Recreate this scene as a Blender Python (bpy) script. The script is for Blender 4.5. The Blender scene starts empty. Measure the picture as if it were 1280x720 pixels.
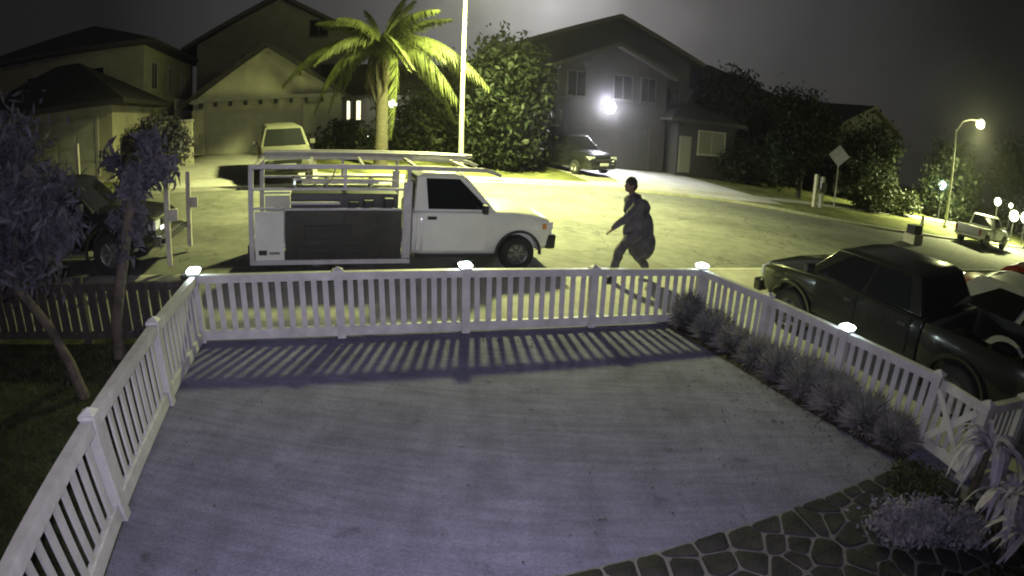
import bpy, bmesh, math, random
from mathutils import Matrix, Vector
R = math.radians
sc = bpy.context.scene
COL = sc.collection

# ------------------------------------------------------------------ camera (wide security-camera lens)
CAM_H, PITCH, ROLL, F_PX = 2.8077, R(16.645), R(1.9077), 707.06
cd = bpy.data.cameras.new('camera'); cam = bpy.data.objects.new('camera', cd); COL.objects.link(cam); sc.camera = cam
cd.type = 'PANO'; cd.panorama_type = 'FISHEYE_LENS_POLYNOMIAL'
cd.sensor_width = 36; cd.sensor_fit = 'HORIZONTAL'; cd.fisheye_fov = math.pi
cd.fisheye_polynomial_k0 = 0; cd.fisheye_polynomial_k1 = -1280 / (F_PX * 36)
cd.fisheye_polynomial_k2 = cd.fisheye_polynomial_k3 = cd.fisheye_polynomial_k4 = 0
cd.clip_start = 0.05; cd.clip_end = 2000
cam.matrix_world = Matrix.Translation((0, 0, CAM_H)) @ Matrix.Rotation(math.pi/2 - PITCH, 4, 'X') @ Matrix.Rotation(ROLL, 4, 'Z')

# ------------------------------------------------------------------ street frame: u along the front fence, v away from the house
ANG = R(19.0835); CU, SU = math.cos(ANG), math.sin(ANG); OX, OY = -3.903, 5.936
def S(u, v, z=0.0): return Vector((OX + u*CU - v*SU, OY + u*SU + v*CU, z))
def TY(u, v): return 0.185 - 0.04464*u + 0.0177*v                 # yard plane
def ZR(u, v): return 0.16 - 0.0446*u + 0.06*v                     # road plane
def G(u, v):
    if v <= .3: return TY(u, v)
    if v < 2.4:
        a, b = TY(u, .3), ZR(u, 2.4) + .1
        return a + (b-a)*(v-.3)/2.1
    if v < 12: return ZR(u, v)
    return ZR(u, 12) + .1 + .05*(min(v, 60)-12)
SLOPE = math.atan(-.0446)

# ------------------------------------------------------------------ night sky, moon, exposure
w = bpy.data.worlds.new('World'); sc.world = w; w.use_nodes = True
nt = w.node_tree; nd = nt.nodes; nd.clear(); lk = nt.links.new
MOON = Vector((.0519, .9767, .208)).normalized()
tc = nd.new('ShaderNodeTexCoord')
dp = nd.new('ShaderNodeVectorMath'); dp.operation = 'DOT_PRODUCT'; dp.inputs[1].default_value = MOON
nz = nd.new('ShaderNodeVectorMath'); nz.operation = 'NORMALIZE'
lk(tc.outputs['Generated'], nz.inputs[0]); lk(nz.outputs[0], dp.inputs[0])
ac = nd.new('ShaderNodeMath'); ac.operation = 'ARCCOSINE'; lk(dp.outputs['Value'], ac.inputs[0])
dv = nd.new('ShaderNodeMath'); dv.operation = 'DIVIDE'; dv.inputs[1].default_value = math.pi; lk(ac.outputs[0], dv.inputs[0])
cl = nd.new('ShaderNodeTexNoise'); cl.inputs['Scale'].default_value = 5; cl.inputs['Detail'].default_value = 5
lk(nz.outputs[0], cl.inputs['Vector'])
cm = nd.new('ShaderNodeMath'); cm.operation = 'MULTIPLY_ADD'; cm.inputs[1].default_value = .05; cm.inputs[2].default_value = -.025
lk(cl.outputs['Fac'], cm.inputs[0])
ad = nd.new('ShaderNodeMath'); ad.operation = 'ADD'; lk(dv.outputs[0], ad.inputs[0]); lk(cm.outputs[0], ad.inputs[1])
cr = nd.new('ShaderNodeValToRGB'); lk(ad.outputs[0], cr.inputs[0])
e = cr.color_ramp.elements
stops = [(0, .60), (.02, .40), (.045, .19), (.085, .085), (.14, .042), (.24, .011), (.5, .006), (1, .005)]
e[0].position = 0; e[1].position = 1
for p, _ in stops[1:-1]: e.new(p)
for el, (p, q) in zip(e, stops): el.color = (q, q*.965, q*.95, 1)
bg = nd.new('ShaderNodeBackground'); bg.inputs[1].default_value = 1; lk(cr.outputs[0], bg.inputs[0])
sky = nd.new('ShaderNodeTexSky'); sky.sky_type = 'NISHITA'; sky.sun_disc = False
sky.sun_elevation = R(-6); sky.sun_rotation = R(4)
bg2 = nd.new('ShaderNodeBackground'); bg2.inputs[1].default_value = .05; lk(sky.outputs[0], bg2.inputs[0])
ash = nd.new('ShaderNodeAddShader'); lk(bg.outputs[0], ash.inputs[0]); lk(bg2.outputs[0], ash.inputs[1])
wo = nd.new('ShaderNodeOutputWorld'); lk(ash.outputs[0], wo.inputs[0])

sl = bpy.data.lights.new('moon', 'SUN'); sl.energy = .03; sl.angle = R(10); sl.color = (1, .97, .92)
so = bpy.data.objects.new('moon', sl); COL.objects.link(so); so.rotation_euler = MOON.to_track_quat('Z', 'Y').to_euler()

# the security camera's own lamp, aimed with the lens across the yard
il = bpy.data.lights.new('camera_lamp', 'SPOT'); il.energy = 850; il.color = (.90, .84, 1.0); il.shadow_soft_size = .05
il.spot_size = R(145); il.spot_blend = 1.0
io = bpy.data.objects.new('camera_lamp', il); COL.objects.link(io)
io.location = (-.06, -.02, CAM_H + .09); io.rotation_euler = (math.pi/2 - R(13), 0, R(4))

vs = sc.view_settings; vs.view_transform = 'Standard'; vs.look = 'None'; vs.exposure = 0; vs.gamma = 1; vs.use_curve_mapping = False
sc.cycles.use_denoising = True
sc.cycles.filter_width = 2.0
sc.cycles.max_bounces = 5; sc.cycles.diffuse_bounces = 3; sc.cycles.glossy_bounces = 2; sc.cycles.transmission_bounces = 3
sc.cycles.caustics_reflective = sc.cycles.caustics_refractive = False; sc.cycles.adaptive_threshold = .02
sc.cycles.sample_clamp_indirect = 4

# ------------------------------------------------------------------ helpers
rng = random.Random(7)
class MB:
    def __init__(s): s.v = []; s.f = []
    def add(s, vs, fs):
        o = len(s.v); s.v += [tuple(p) for p in vs]; s.f += [tuple(i+o for i in f) for f in fs]; return s
    def box(s, x0, x1, y0, y1, z0, z1, m=None):
        p = [Vector(q) for q in ((x0,y0,z0),(x1,y0,z0),(x1,y1,z0),(x0,y1,z0),(x0,y0,z1),(x1,y0,z1),(x1,y1,z1),(x0,y1,z1))]
        if m is not None: p = [m @ q for q in p]
        return s.add(p, ((0,3,2,1),(4,5,6,7),(0,1,5,4),(1,2,6,5),(2,3,7,6),(3,0,4,7)))
    def prism(s, poly, a, b, axis='y'):                              # poly in the two other axes, extruded a..b
        n = len(poly)
        def P(p, t):
            return (p[0], t, p[1]) if axis == 'y' else ((t, p[0], p[1]) if axis == 'x' else (p[0], p[1], t))
        vs = [P(p, a) for p in poly] + [P(p, b) for p in poly]
        fs = [tuple(range(n))[::-1], tuple(range(n, 2*n))] + [(i, (i+1) % n, n+(i+1) % n, n+i) for i in range(n)]
        return s.add(vs, fs)
    def tube(s, pts, rad, n=8, cap=True):
        pts = [Vector(p) for p in pts]
        if not hasattr(rad, '__len__'): rad = [rad]*len(pts)
        vs = []; fs = []
        up = Vector((0, 0, 1)); prev = None
        for i, p in enumerate(pts):
            d = (pts[min(i+1, len(pts)-1)] - pts[max(i-1, 0)]).normalized()
            a = prev if prev is not None else (Vector((1, 0, 0)) if abs(d.z) > .9 else up)
            x = (a - d*a.dot(d)).normalized(); y = d.cross(x); prev = x
            for k in range(n):
                t = 2*math.pi*k/n; vs.append(p + (x*math.cos(t) + y*math.sin(t))*rad[i])
        for i in range(len(pts)-1):
            for k in range(n):
                fs.append((i*n+k, i*n+(k+1) % n, (i+1)*n+(k+1) % n, (i+1)*n+k))
        if cap: fs += [tuple(range(n))[::-1], tuple((len(pts)-1)*n+k for k in range(n))]
        return s.add(vs, fs)
    def lathe(s, prof, n=20, axis='z', c=(0,0,0)):                    # prof (r,h) closed or open
        vs = []; fs = []; m = len(prof)
        for k in range(n):
            t = 2*math.pi*k/n
            for r, hh in prof:
                q = (r*math.cos(t), r*math.sin(t), hh)
                if axis == 'y': q = (q[0], q[2], q[1])
                if axis == 'x': q = (q[2], q[0], q[1])
                vs.append((q[0]+c[0], q[1]+c[1], q[2]+c[2]))
        for k in range(n):
            for i in range(m-1):
                a, b = k*m+i, ((k+1) % n)*m+i
                fs.append((a, b, b+1, a+1))
        return s.add(vs, fs)
    def ball(s, c, r, seg=12, ring=8):
        r = (r, r, r) if not hasattr(r, '__len__') else r
        prof = [(math.sin(math.pi*i/ring), -math.cos(math.pi*i/ring)) for i in range(ring+1)]
        o = len(s.v); s.lathe(prof, seg)
        for i in range(o, len(s.v)):
            x, y, z = s.v[i]; s.v[i] = (c[0]+x*r[0], c[1]+y*r[1], c[2]+z*r[2])
        return s
    def capsule(s, a, b, ra, rb, n=10):
        a, b = Vector(a), Vector(b); d = (b-a).normalized(); pts = []; rad = []
        for i in range(4): t = math.pi/2*i/4; pts.append(a - d*ra*math.cos(t)); rad.append(max(ra*math.sin(t), ra*.08))
        pts += [a, b]; rad += [ra, rb]
        for i in range(3, -1, -1): t = math.pi/2*i/4; pts.append(b + d*rb*math.cos(t)); rad.append(max(rb*math.sin(t), rb*.08))
        return s.tube(pts, rad, n)
    def loft(s, rings, cap=True):
        n = len(rings[0]); vs = [p for r in rings for p in r]; fs = []
        for i in range(len(rings)-1):
            for k in range(n): fs.append((i*n+k, i*n+(k+1) % n, (i+1)*n+(k+1) % n, (i+1)*n+k))
        if cap: fs += [tuple(range(n))[::-1], tuple((len(rings)-1)*n+k for k in range(n))]
        return s.add(vs, fs)
    def mesh(s, name, mat=None, smooth=False, angle=40):
        me = bpy.data.meshes.new(name); me.from_pydata(s.v, [], s.f); me.validate()
        bm = bmesh.new(); bm.from_mesh(me)
        bmesh.ops.recalc_face_normals(bm, faces=bm.faces); bm.to_mesh(me); bm.free()
        if smooth:
            me.polygons.foreach_set('use_smooth', [True]*len(me.polygons)); me.set_sharp_from_angle(angle=R(angle))
        if mat: me.materials.append(mat)
        return me
    def build(s, name, mat, parent=None, smooth=False, bevel=0, loc=None, rz=None, angle=40):
        return link(name, s.mesh(name, mat, smooth, angle), parent, loc, rz, bevel)
def link(name, me, parent=None, loc=None, rz=None, bevel=0):
    o = bpy.data.objects.new(name, me); COL.objects.link(o)
    if parent is not None: o.parent = parent
    if loc is not None: o.location = loc
    if rz is not None: o.rotation_euler = (0, 0, rz)
    if bevel:
        b = o.modifiers.new('bevel', 'BEVEL'); b.width = bevel; b.segments = 2; b.limit_method = 'ANGLE'; b.angle_limit = R(35)
    return o
def tag(o, label=None, cat=None, group=None, kind=None):
    if label: o['label'] = label
    if cat: o['category'] = cat
    if group: o['group'] = group
    if kind: o['kind'] = kind
    return o
def thing(name, label, cat, loc=(0,0,0), rot=(0,0,0), group=None):
    o = bpy.data.objects.new(name, None); COL.objects.link(o); o.location = loc; o.rotation_euler = rot
    o.empty_display_size = .1
    return tag(o, label, cat, group)
def evaluated(mb, mods, name, mat, cutters=()):
    """mesh of mb after modifiers (applied for good)"""
    o = mb.build('tmp', None); tmp = []
    for c in cutters:
        co = c.build('tmp_cut', None); tmp.append(co)
        m = o.modifiers.new('b', 'BOOLEAN'); m.object = co; m.operation = 'DIFFERENCE'; m.solver = 'EXACT'
    for t, kw in mods:
        m = o.modifiers.new(t, t)
        for k, q in kw.items(): setattr(m, k, q)
    bpy.context.view_layer.update()
    dg = bpy.context.evaluated_depsgraph_get()
    me = bpy.data.meshes.new_from_object(o.evaluated_get(dg)); me.name = name
    for t in [o]+tmp: bpy.data.objects.remove(t, do_unlink=True)
    me.materials.clear(); me.materials.append(mat)
    me.polygons.foreach_set('use_smooth', [True]*len(me.polygons)); me.set_sharp_from_angle(angle=R(40))
    return me

# ------------------------------------------------------------------ materials
MATS = {}
def mat(name, col, rough=.7, metal=0, var=.15, scale=6, bump=0, bscale=60, coat=0, spec=.5, col2=None, stretch=None, coords='Object', wear=0, trans=0):
    if name in MATS: return MATS[name]
    m = bpy.data.materials.new(name); m.use_nodes = True; n = m.node_tree.nodes; l = m.node_tree.links.new
    b = n['Principled BSDF']; b.inputs['Roughness'].default_value = rough; b.inputs['Metallic'].default_value = metal
    b.inputs['Specular IOR Level'].default_value = spec
    if coat: b.inputs['Coat Weight'].default_value = coat; b.inputs['Coat Roughness'].default_value = .08
    t = n.new('ShaderNodeTexCoord'); mp = n.new('ShaderNodeMapping'); l(t.outputs[coords], mp.inputs[0])
    if stretch: mp.inputs['Scale'].default_value = stretch
    nz = n.new('ShaderNodeTexNoise'); nz.inputs['Scale'].default_value = scale; nz.inputs['Detail'].default_value = 6
    nz.inputs['Roughness'].default_value = .62; l(mp.outputs[0], nz.inputs['Vector'])
    r = n.new('ShaderNodeValToRGB'); l(nz.outputs['Fac'], r.inputs[0])
    c2 = col2 or tuple(max(0, c*(1-2*var)) for c in col)
    hi = tuple(min(1, c*(1+var)) for c in col)
    r.color_ramp.elements[0].position = .3; r.color_ramp.elements[1].position = .68
    r.color_ramp.elements[0].color = (*c2, 1); r.color_ramp.elements[1].color = (*hi, 1)
    out = r.outputs[0]
    if wear:
        n2 = n.new('ShaderNodeTexNoise'); n2.inputs['Scale'].default_value = scale*.22; n2.inputs['Detail'].default_value = 8; l(mp.outputs[0], n2.inputs['Vector'])
        r2 = n.new('ShaderNodeValToRGB'); l(n2.outputs['Fac'], r2.inputs[0]); r2.color_ramp.elements[0].position = .38; r2.color_ramp.elements[1].position = .6
        r2.color_ramp.elements[0].color = (1-wear, 1-wear, 1-wear, 1); r2.color_ramp.elements[1].color = (1, 1, 1, 1)
        mx = n.new('ShaderNodeMix'); mx.data_type = 'RGBA'; mx.blend_type = 'MULTIPLY'; mx.inputs['Factor'].default_value = 1
        l(out, mx.inputs['A']); l(r2.outputs[0], mx.inputs['B']); out = mx.outputs['Result']
    l(out, b.inputs['Base Color'])
    if bump:
        n3 = n.new('ShaderNodeTexNoise'); n3.inputs['Scale'].default_value = bscale; n3.inputs['Detail'].default_value = 4; l(mp.outputs[0], n3.inputs['Vector'])
        bp = n.new('ShaderNodeBump'); bp.inputs['Strength'].default_value = min(1, bump); bp.inputs['Distance'].default_value = .02; l(n3.outputs['Fac'], bp.inputs['Height']); l(bp.outputs[0], b.inputs['Normal'])
    if trans:
        tr = n.new('ShaderNodeBsdfTranslucent'); l(out, tr.inputs[0]); ms = n.new('ShaderNodeMixShader'); ms.inputs[0].default_value = trans
        l(b.outputs[0], ms.inputs[1]); l(tr.outputs[0], ms.inputs[2]); l(ms.outputs[0], n['Material Output'].inputs[0])
    MATS[name] = m; return m
def emit(name, col, st):
    if name in MATS: return MATS[name]
    m = bpy.data.materials.new(name); m.use_nodes = True; b = m.node_tree.nodes['Principled BSDF']
    b.inputs['Base Color'].default_value = (*[min(1, c)*.8 for c in col], 1)
    b.inputs['Emission Color'].default_value = (*col, 1); b.inputs['Emission Strength'].default_value = st
    MATS[name] = m; return m
def lamp(name, parent, loc, watts, col, rad=.05, typ='POINT', spot=None, rot=None):
    d = bpy.data.lights.new(name, typ); d.energy = watts; d.color = col; d.shadow_soft_size = rad
    if spot: d.spot_size = spot; d.spot_blend = 1.0
    o = bpy.data.objects.new(name, d); COL.objects.link(o); o.parent = parent; o.location = loc
    if rot: o.rotation_euler = rot
    return o

vinyl = mat('white_vinyl', (.60, .59, .60), .45, var=.08, scale=9, wear=.22, bump=.1)
gravel_m = mat('yard_gravel', (.18, .176, .272), .95, var=.12, scale=2.2, bump=.8, bscale=55, wear=.16, spec=.2)
def extend(m, fn):
    n = m.node_tree.nodes; l = m.node_tree.links; b = n['Principled BSDF']; src = b.inputs['Base Color'].links[0].from_socket
    tcn = [q for q in n if q.type == 'TEX_COORD'][0]
    out = fn(n, l.new, tcn.outputs['Object'], src); l.new(out, b.inputs['Base Color'])
def mult(n, l, a, fac):
    mx = n.new('ShaderNodeMix'); mx.data_type = 'RGBA'; mx.blend_type = 'MULTIPLY'; mx.inputs['Factor'].default_value = 1; l(a, mx.inputs['A']); l(fac, mx.inputs['B']); return mx.outputs['Result']
def ramp(n, l, src, p0, c0, p1, c1):
    r = n.new('ShaderNodeValToRGB'); l(src, r.inputs[0]); e = r.color_ramp.elements; e[0].position = p0; e[1].position = p1; e[0].color = (c0, c0, c0, 1); e[1].color = (c1, c1, c1, 1); return r.outputs[0]
def noise(n, l, co, sc_, scale=(1, 1, 1), rot=0, det=5, dist=0):
    mp = n.new('ShaderNodeMapping'); mp.inputs['Scale'].default_value = scale; mp.inputs['Rotation'].default_value = (0, 0, rot); l(co, mp.inputs[0])
    t = n.new('ShaderNodeTexNoise'); t.inputs['Scale'].default_value = sc_; t.inputs['Detail'].default_value = det; t.inputs['Distortion'].default_value = dist; l(mp.outputs[0], t.inputs['Vector']); return t.outputs['Fac']
def yard_fn(n, l, co, src):
    src = mult(n, l, src, ramp(n, l, noise(n, l, co, 15, (.08, 1, 1), -ANG+.12, 3), .38, .87, .60, 1.04))       # fine raked streaks
    src = mult(n, l, src, ramp(n, l, noise(n, l, co, 6, (1, .05, 1), -ANG+.12, 3), .38, .93, .6, 1.03))
    src = mult(n, l, src, ramp(n, l, noise(n, l, co, 42, det=2), .35, .84, .62, 1.07))                        # grit
    src = mult(n, l, src, ramp(n, l, noise(n, l, co, 3.1, det=6), .22, .55, .34, 1.0))                        # dark spots
    return src
extend(gravel_m, yard_fn)
asphalt = mat('asphalt', (.16, .16, .15), .85, var=.14, scale=3, bump=.5, bscale=90, wear=.2, spec=.3)
def road_fn(n, l, co, src):
    v = n.new('ShaderNodeTexVoronoi'); v.feature = 'DISTANCE_TO_EDGE'; v.inputs['Scale'].default_value = .42; v.inputs['Randomness'].default_value = 1
    mp = n.new('ShaderNodeMapping'); l(co, mp.inputs[0]); nn = n.new('ShaderNodeTexNoise'); nn.inputs['Scale'].default_value = 1.3; l(co, nn.inputs['Vector'])
    ad_ = n.new('ShaderNodeVectorMath'); ad_.operation = 'ADD'; l(mp.outputs[0], ad_.inputs[0]); l(nn.outputs['Color'], ad_.inputs[1]); l(ad_.outputs[0], v.inputs['Vector'])
    src = mult(n, l, src, ramp(n, l, v.outputs['Distance'], .004, .62, .016, 1.0))                             # tarred cracks
    src = mult(n, l, src, ramp(n, l, noise(n, l, co, .35, (.25, 1, 1), -ANG, 3), .42, .82, .56, 1.05))         # worn wheel tracks
    return mult(n, l, src, ramp(n, l, noise(n, l, co, 60, det=2), .3, .85, .7, 1.1))
extend(asphalt, road_fn)
concrete = mat('concrete', (.36, .35, .33), .85, var=.1, scale=2.5, bump=.3, bscale=80, wear=.15, spec=.3)
kerb_m = mat('kerb_concrete', (.42, .41, .38), .85, var=.12, scale=4, bump=.3)
dark_ground = mat('dark_ground', (.055, .045, .04), .95, var=.3, scale=5, bump=1, bscale=30, spec=.1)
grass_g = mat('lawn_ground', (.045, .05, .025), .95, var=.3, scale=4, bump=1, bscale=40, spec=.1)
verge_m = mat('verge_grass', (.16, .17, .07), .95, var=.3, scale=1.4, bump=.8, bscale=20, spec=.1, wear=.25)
stone_m = mat('basalt_stone', (.019, .018, .020), .85, var=.4, scale=3.2, coords='Object', bump=.8, bscale=25, wear=.2)
mortar_m = mat('mortar', (.13, .125, .13), .95, var=.15, scale=10, bump=.5)
tyre_m = mat('tyre_rubber', (.02, .02, .02), .85, var=.1)
rim_m = mat('steel_rim', (.22, .22, .22), .4, .7, var=.1)
glass_m = mat('dark_glass', (.012, .013, .015), .06, var=.05, spec=.6)
chrome = mat('chrome', (.6, .6, .6), .18, .9, var=.05)
blackpl = mat('black_plastic', (.02, .02, .022), .6, var=.1)
lens_m = mat('clear_lens', (.75, .76, .78), .12, var=.03, spec=.8)
redlens = mat('red_lens', (.25, .02, .02), .2, var=.05)
plate_m = mat('plate_white', (.7, .7, .7), .4, var=.04)

# ------------------------------------------------------------------ the setting
def sheet(name, fn, us, vs_, m, kind='structure'):
    mb = MB(); n = len(vs_)
    V = [S(u, v, fn(u, v)) for u in us for v in vs_]
    Fs = [(i*n+j, (i+1)*n+j, (i+1)*n+j+1, i*n+j+1) for i in range(len(us)-1) for j in range(n-1)]
    mb.add(V, Fs); o = mb.build(name, m, smooth=True); return tag(o, kind=kind)
def lin(a, b, n): return [a+(b-a)*i/(n-1) for i in range(n)]
sheet('yard', TY, lin(-.07, 7.62, 30), lin(-12, .28, 40), gravel_m)
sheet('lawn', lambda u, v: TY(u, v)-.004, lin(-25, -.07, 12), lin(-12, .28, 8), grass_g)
sheet('driveway', lambda u, v: TY(u, v)-.004, lin(7.62, 17, 8), lin(-12, .28, 8), concrete)
sheet('sidewalk', G, lin(-60, 17, 30), [.28, 1.0, 1.7, 2.399], concrete)
# kerb of the near side with its step, then the road
mb = MB()
for a, b in zip(lin(-60, 120, 60)[:-1], lin(-60, 120, 60)[1:]):
    q = [S(a, 2.4, ZR(a, 2.4)+.104), S(b, 2.4, ZR(b, 2.4)+.104), S(b, 2.56, ZR(b, 2.56)+.094), S(a, 2.56, ZR(a, 2.56)+.094), S(b, 2.6, ZR(b, 2.6)-.02), S(a, 2.6, ZR(a, 2.6)-.02)]
    mb.add(q, ((0, 1, 2, 3), (3, 2, 4, 5)))
tag(mb.build('kerb', kerb_m), kind='structure')
KERB = [(-60, 10.6), (-6.3, 10.7), (-2.9, 11.0), (-1, 11.2), (3, 12.2), (7.4, 13.1), (10.5, 13.1), (15.7, 12.5), (18.8, 11.8), (21, 10.4), (23.1, 9.3), (25.2, 8.5), (30.7, 7.8), (45, 7.3), (130, 6)]
def kv(u):
    for (a, b), (c, d) in zip(KERB[:-1], KERB[1:]):
        if a <= u <= c:
            t = (u-a)/(c-a); return b+(d-b)*t
    return 6
mb = MB(); us = lin(-60, 130, 96)
for a, b in zip(us[:-1], us[1:]):
    ka, kb = kv(a)+.2, kv(b)+.2; cols = 6; 
    for j in range(cols):
        f0, f1 = j/cols, (j+1)/cols
        p = [(a, 2.58+(ka-2.58)*f0), (b, 2.58+(kb-2.58)*f0), (b, 2.58+(kb-2.58)*f1), (a, 2.58+(ka-2.58)*f1)]
        mb.add([S(u, v, ZR(u, v)) for u, v in p], ((0, 1, 2, 3),))
tag(mb.build('road', asphalt, smooth=True), kind='structure')
def FARZ(u, v):
    vv = min(v, 12)
    return ZR(u, vv)+.1+.05*(max(12, min(v, 60))-12)
mb = MB()
for a, b in zip(us[:-1], us[1:]):
    ka, kb = kv(a), kv(b)
    mb.add([S(a, ka-.02, ZR(a, ka)-.02), S(b, kb-.02, ZR(b, kb)-.02), S(b, kb+.03, FARZ(b, kb+.03)+.004), S(a, ka+.03, FARZ(a, ka+.03)+.004), S(b, kb+.2, FARZ(b, kb+.2)+.006), S(a, ka+.2, FARZ(a, ka+.2)+.006)], ((0, 1, 2, 3), (3, 2, 4, 5)))
tag(mb.build('far_kerb', kerb_m), kind='structure')
mb = MB(); n = 9
offs = [.19, .9, 2.2, 3.6, 6, 10, 20, 45, 160]
for a, b in zip(us[:-1], us[1:]):
    for o0, o1 in zip(offs[:-1], offs[1:]):
        p = [(a, kv(a)+o0), (b, kv(b)+o0), (b, kv(b)+o1), (a, kv(a)+o1)]
        mb.add([S(u, v, FARZ(u, v)) for u, v in p], ((0, 1, 2, 3),))
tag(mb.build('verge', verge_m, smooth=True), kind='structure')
def strip(name, quad, m, dz=.006, nu=10, nv=12):                 # quad (u0,u1 at v0; u0,u1 at v1)
    (a0, a1, v0), (b0, b1, v1) = quad; mb = MB()
    for i in range(nu):
        for j in range(nv):
            def pt(s, t):
                v = v0+(v1-v0)*t; l, r = a0+(b0-a0)*t, a1+(b1-a1)*t; u = l+(r-l)*s; v = max(v, kv(u)+.03); return S(u, v, FARZ(u, v)+dz)
            mb.add([pt(i/nu, j/nv), pt((i+1)/nu, j/nv), pt((i+1)/nu, (j+1)/nv), pt(i/nu, (j+1)/nv)], ((0, 1, 2, 3),))
    return tag(mb.build(name, m, smooth=True), kind='structure')
drive_m = mat('driveway_concrete', (.40, .39, .38), .85, var=.1, scale=1.2, wear=.2, bump=.2)
strip('driveway_across', ((12.2, 21.5, 12.0), (12.4, 20.8, 20.85)), drive_m, .010)
strip('driveway_garage', ((-5.4, 1.5, 11.0), (-4.2, 1.2, 21.1)), drive_m, .010)
strip('sidewalk_across', ((-40, 60, 12.9), (-40, 60, 13.9)), concrete, .018, 60, 1)
sheet('far_lot', lambda u, v: TY(u, v)-.03 if v < .3 else G(u, v)-.03, lin(16.9, 130, 20), [-60, -20, -6, 0, .3, 1.5, 2.39], verge_m)
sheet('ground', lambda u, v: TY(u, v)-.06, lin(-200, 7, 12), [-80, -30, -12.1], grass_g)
# dark ground strip, rising slightly towards the side fence
mb = MB(); bed = [(6.62, .2), (6.66, -.7), (6.76, -1.8), (6.80, -2.9), (6.92, -3.9), (7.02, -4.35)]
for (u0, v0), (u1, v1) in zip(bed[:-1], bed[1:]):
    mb.add([S(u0, v0, TY(u0, v0)+.008), S(u1, v1, TY(u1, v1)+.008), S(7.36, v1, TY(7.36, v1)+.05), S(7.36, v0, TY(7.36, v0)+.05)], ((0, 1, 2, 3),))
tag(mb.build('ground_strip', dark_ground), kind='structure')

# flagstone path: mortar bed with single stones
def clip(poly, nx, ny, c):
    out = []
    for i in range(len(poly)):
        a, b = poly[i], poly[(i+1) % len(poly)]
        da, db = a[0]*nx+a[1]*ny-c, b[0]*nx+b[1]*ny-c
        if da <= 0: out.append(a)
        if (da < 0) != (db < 0):
            t = da/(da-db); out.append((a[0]+(b[0]-a[0])*t, a[1]+(b[1]-a[1])*t))
    return out
U0, U1, V0, V1 = 1.6, 7.25, -6.6, -4.4
path = sheet('flagstone_path', lambda u, v: TY(u, v)+.012, lin(U0-.1, U1+.05, 6), lin(V0-.3, V1, 4), mortar_m)
r2 = random.Random(3); seeds = []
du, dvv = .29, .23; nj = int((V1-V0)/dvv)+1
for j in range(nj+1):
    for i in range(int((U1-U0)/du)+2):
        seeds.append((U0+(i+.5*(j % 2))*du+r2.uniform(-.14, .14), V1-.10-j*dvv+r2.uniform(-.10, .10)))
for k, (cx, cy) in enumerate(seeds):
    if not (U0 < cx < U1 and V0 < cy < V1): continue
    poly = [(cx-.4, cy-.4), (cx+.4, cy-.4), (cx+.4, cy+.4), (cx-.4, cy+.4)]
    poly = clip(poly, 0, 1, V1-.015+r2.uniform(-.02, .01))
    for (sx, sy) in seeds:
        dx, dy = sx-cx, sy-cy; d2 = dx*dx+dy*dy
        if 0 < d2 < .8: poly = clip(poly, dx, dy, (dx*(sx+cx)+dy*(sy+cy))/2 - r2.uniform(.009, .018)*math.sqrt(d2))
        if len(poly) < 3: break
    if len(poly) < 3: continue
    # round the corners once
    q = []
    for i in range(len(poly)):
        a, b = poly[i], poly[(i+1) % len(poly)]
        q += [(a[0]*.87+b[0]*.13, a[1]*.87+b[1]*.13), (a[0]*.13+b[0]*.87, a[1]*.13+b[1]*.87)]
    h = r2.uniform(.010, .022); n = len(q); zc = TY(cx, cy)+.012
    m = MB(); tilt = (r2.uniform(-.05, .05), r2.uniform(-.05, .05))
    base = S(cx, cy, zc)
    def loc(p, s, z): 
        x, y = cx+(p[0]-cx)*s, cy+(p[1]-cy)*s; return S(x, y, TY(x, y)+.012+z+(x-cx)*tilt[0]+(y-cy)*tilt[1]) - base
    m.add([loc(p, 1, -.015) for p in q]+[loc(p, .985, h*.6) for p in q]+[loc(p, .95, h) for p in q],
          [(i, (i+1) % n, n+(i+1) % n, n+i) for i in range(n)]+[(n+i, n+(i+1) % n, 2*n+(i+1) % n, 2*n+i) for i in range(n)]+[tuple(range(2*n, 3*n))])
    m.build('stone', stone_m, path, smooth=True, loc=base, angle=50)

# ------------------------------------------------------------------ white picket fence
POST_H = .90
postM = MB().box(-.055, .055, -.055, .055, -.05, POST_H-.02).mesh('post', vinyl)
capM = MB().box(-.07, .07, -.07, .07, POST_H-.03, POST_H+.0).add([(-.062,-.062,POST_H),(.062,-.062,POST_H),(.062,.062,POST_H),(-.062,.062,POST_H),(0,0,POST_H+.045)], ((0,1,4),(1,2,4),(2,3,4),(3,0,4))).mesh('post_cap', vinyl)
picM = MB().box(-.036, .036, -.011, .011, .14, .79).mesh('picket', vinyl)
basem = mat('lamp_base', (.5, .5, .5), .5, var=.05)
solar_e = emit('solar_lens', (.82, 1.0, .97), 14)
def post_light(p, label):
    t = thing('post_light', label, 'post light', p, (0, 0, ANG), 'solar lights on the fence posts')
    MB().box(-.075, .075, -.075, .075, 0, .025).build('base', basem, t)
    MB().loft([[(-.07,-.07,.026),(.07,-.07,.026),(.07,.07,.026),(-.07,.07,.026)], [(-.085,-.085,.06),(.085,-.085,.06),(.085,.085,.06),(-.085,.085,.06)], [(-.06,-.06,.085),(.06,-.06,.085),(.06,.06,.085),(-.06,.06,.085)]]).build('lens', solar_e, t, bevel=.008)
    lamp('bulb', t, (0, -.0, .16), 5, (.82, 1.0, .98), .05)
    return t
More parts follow.
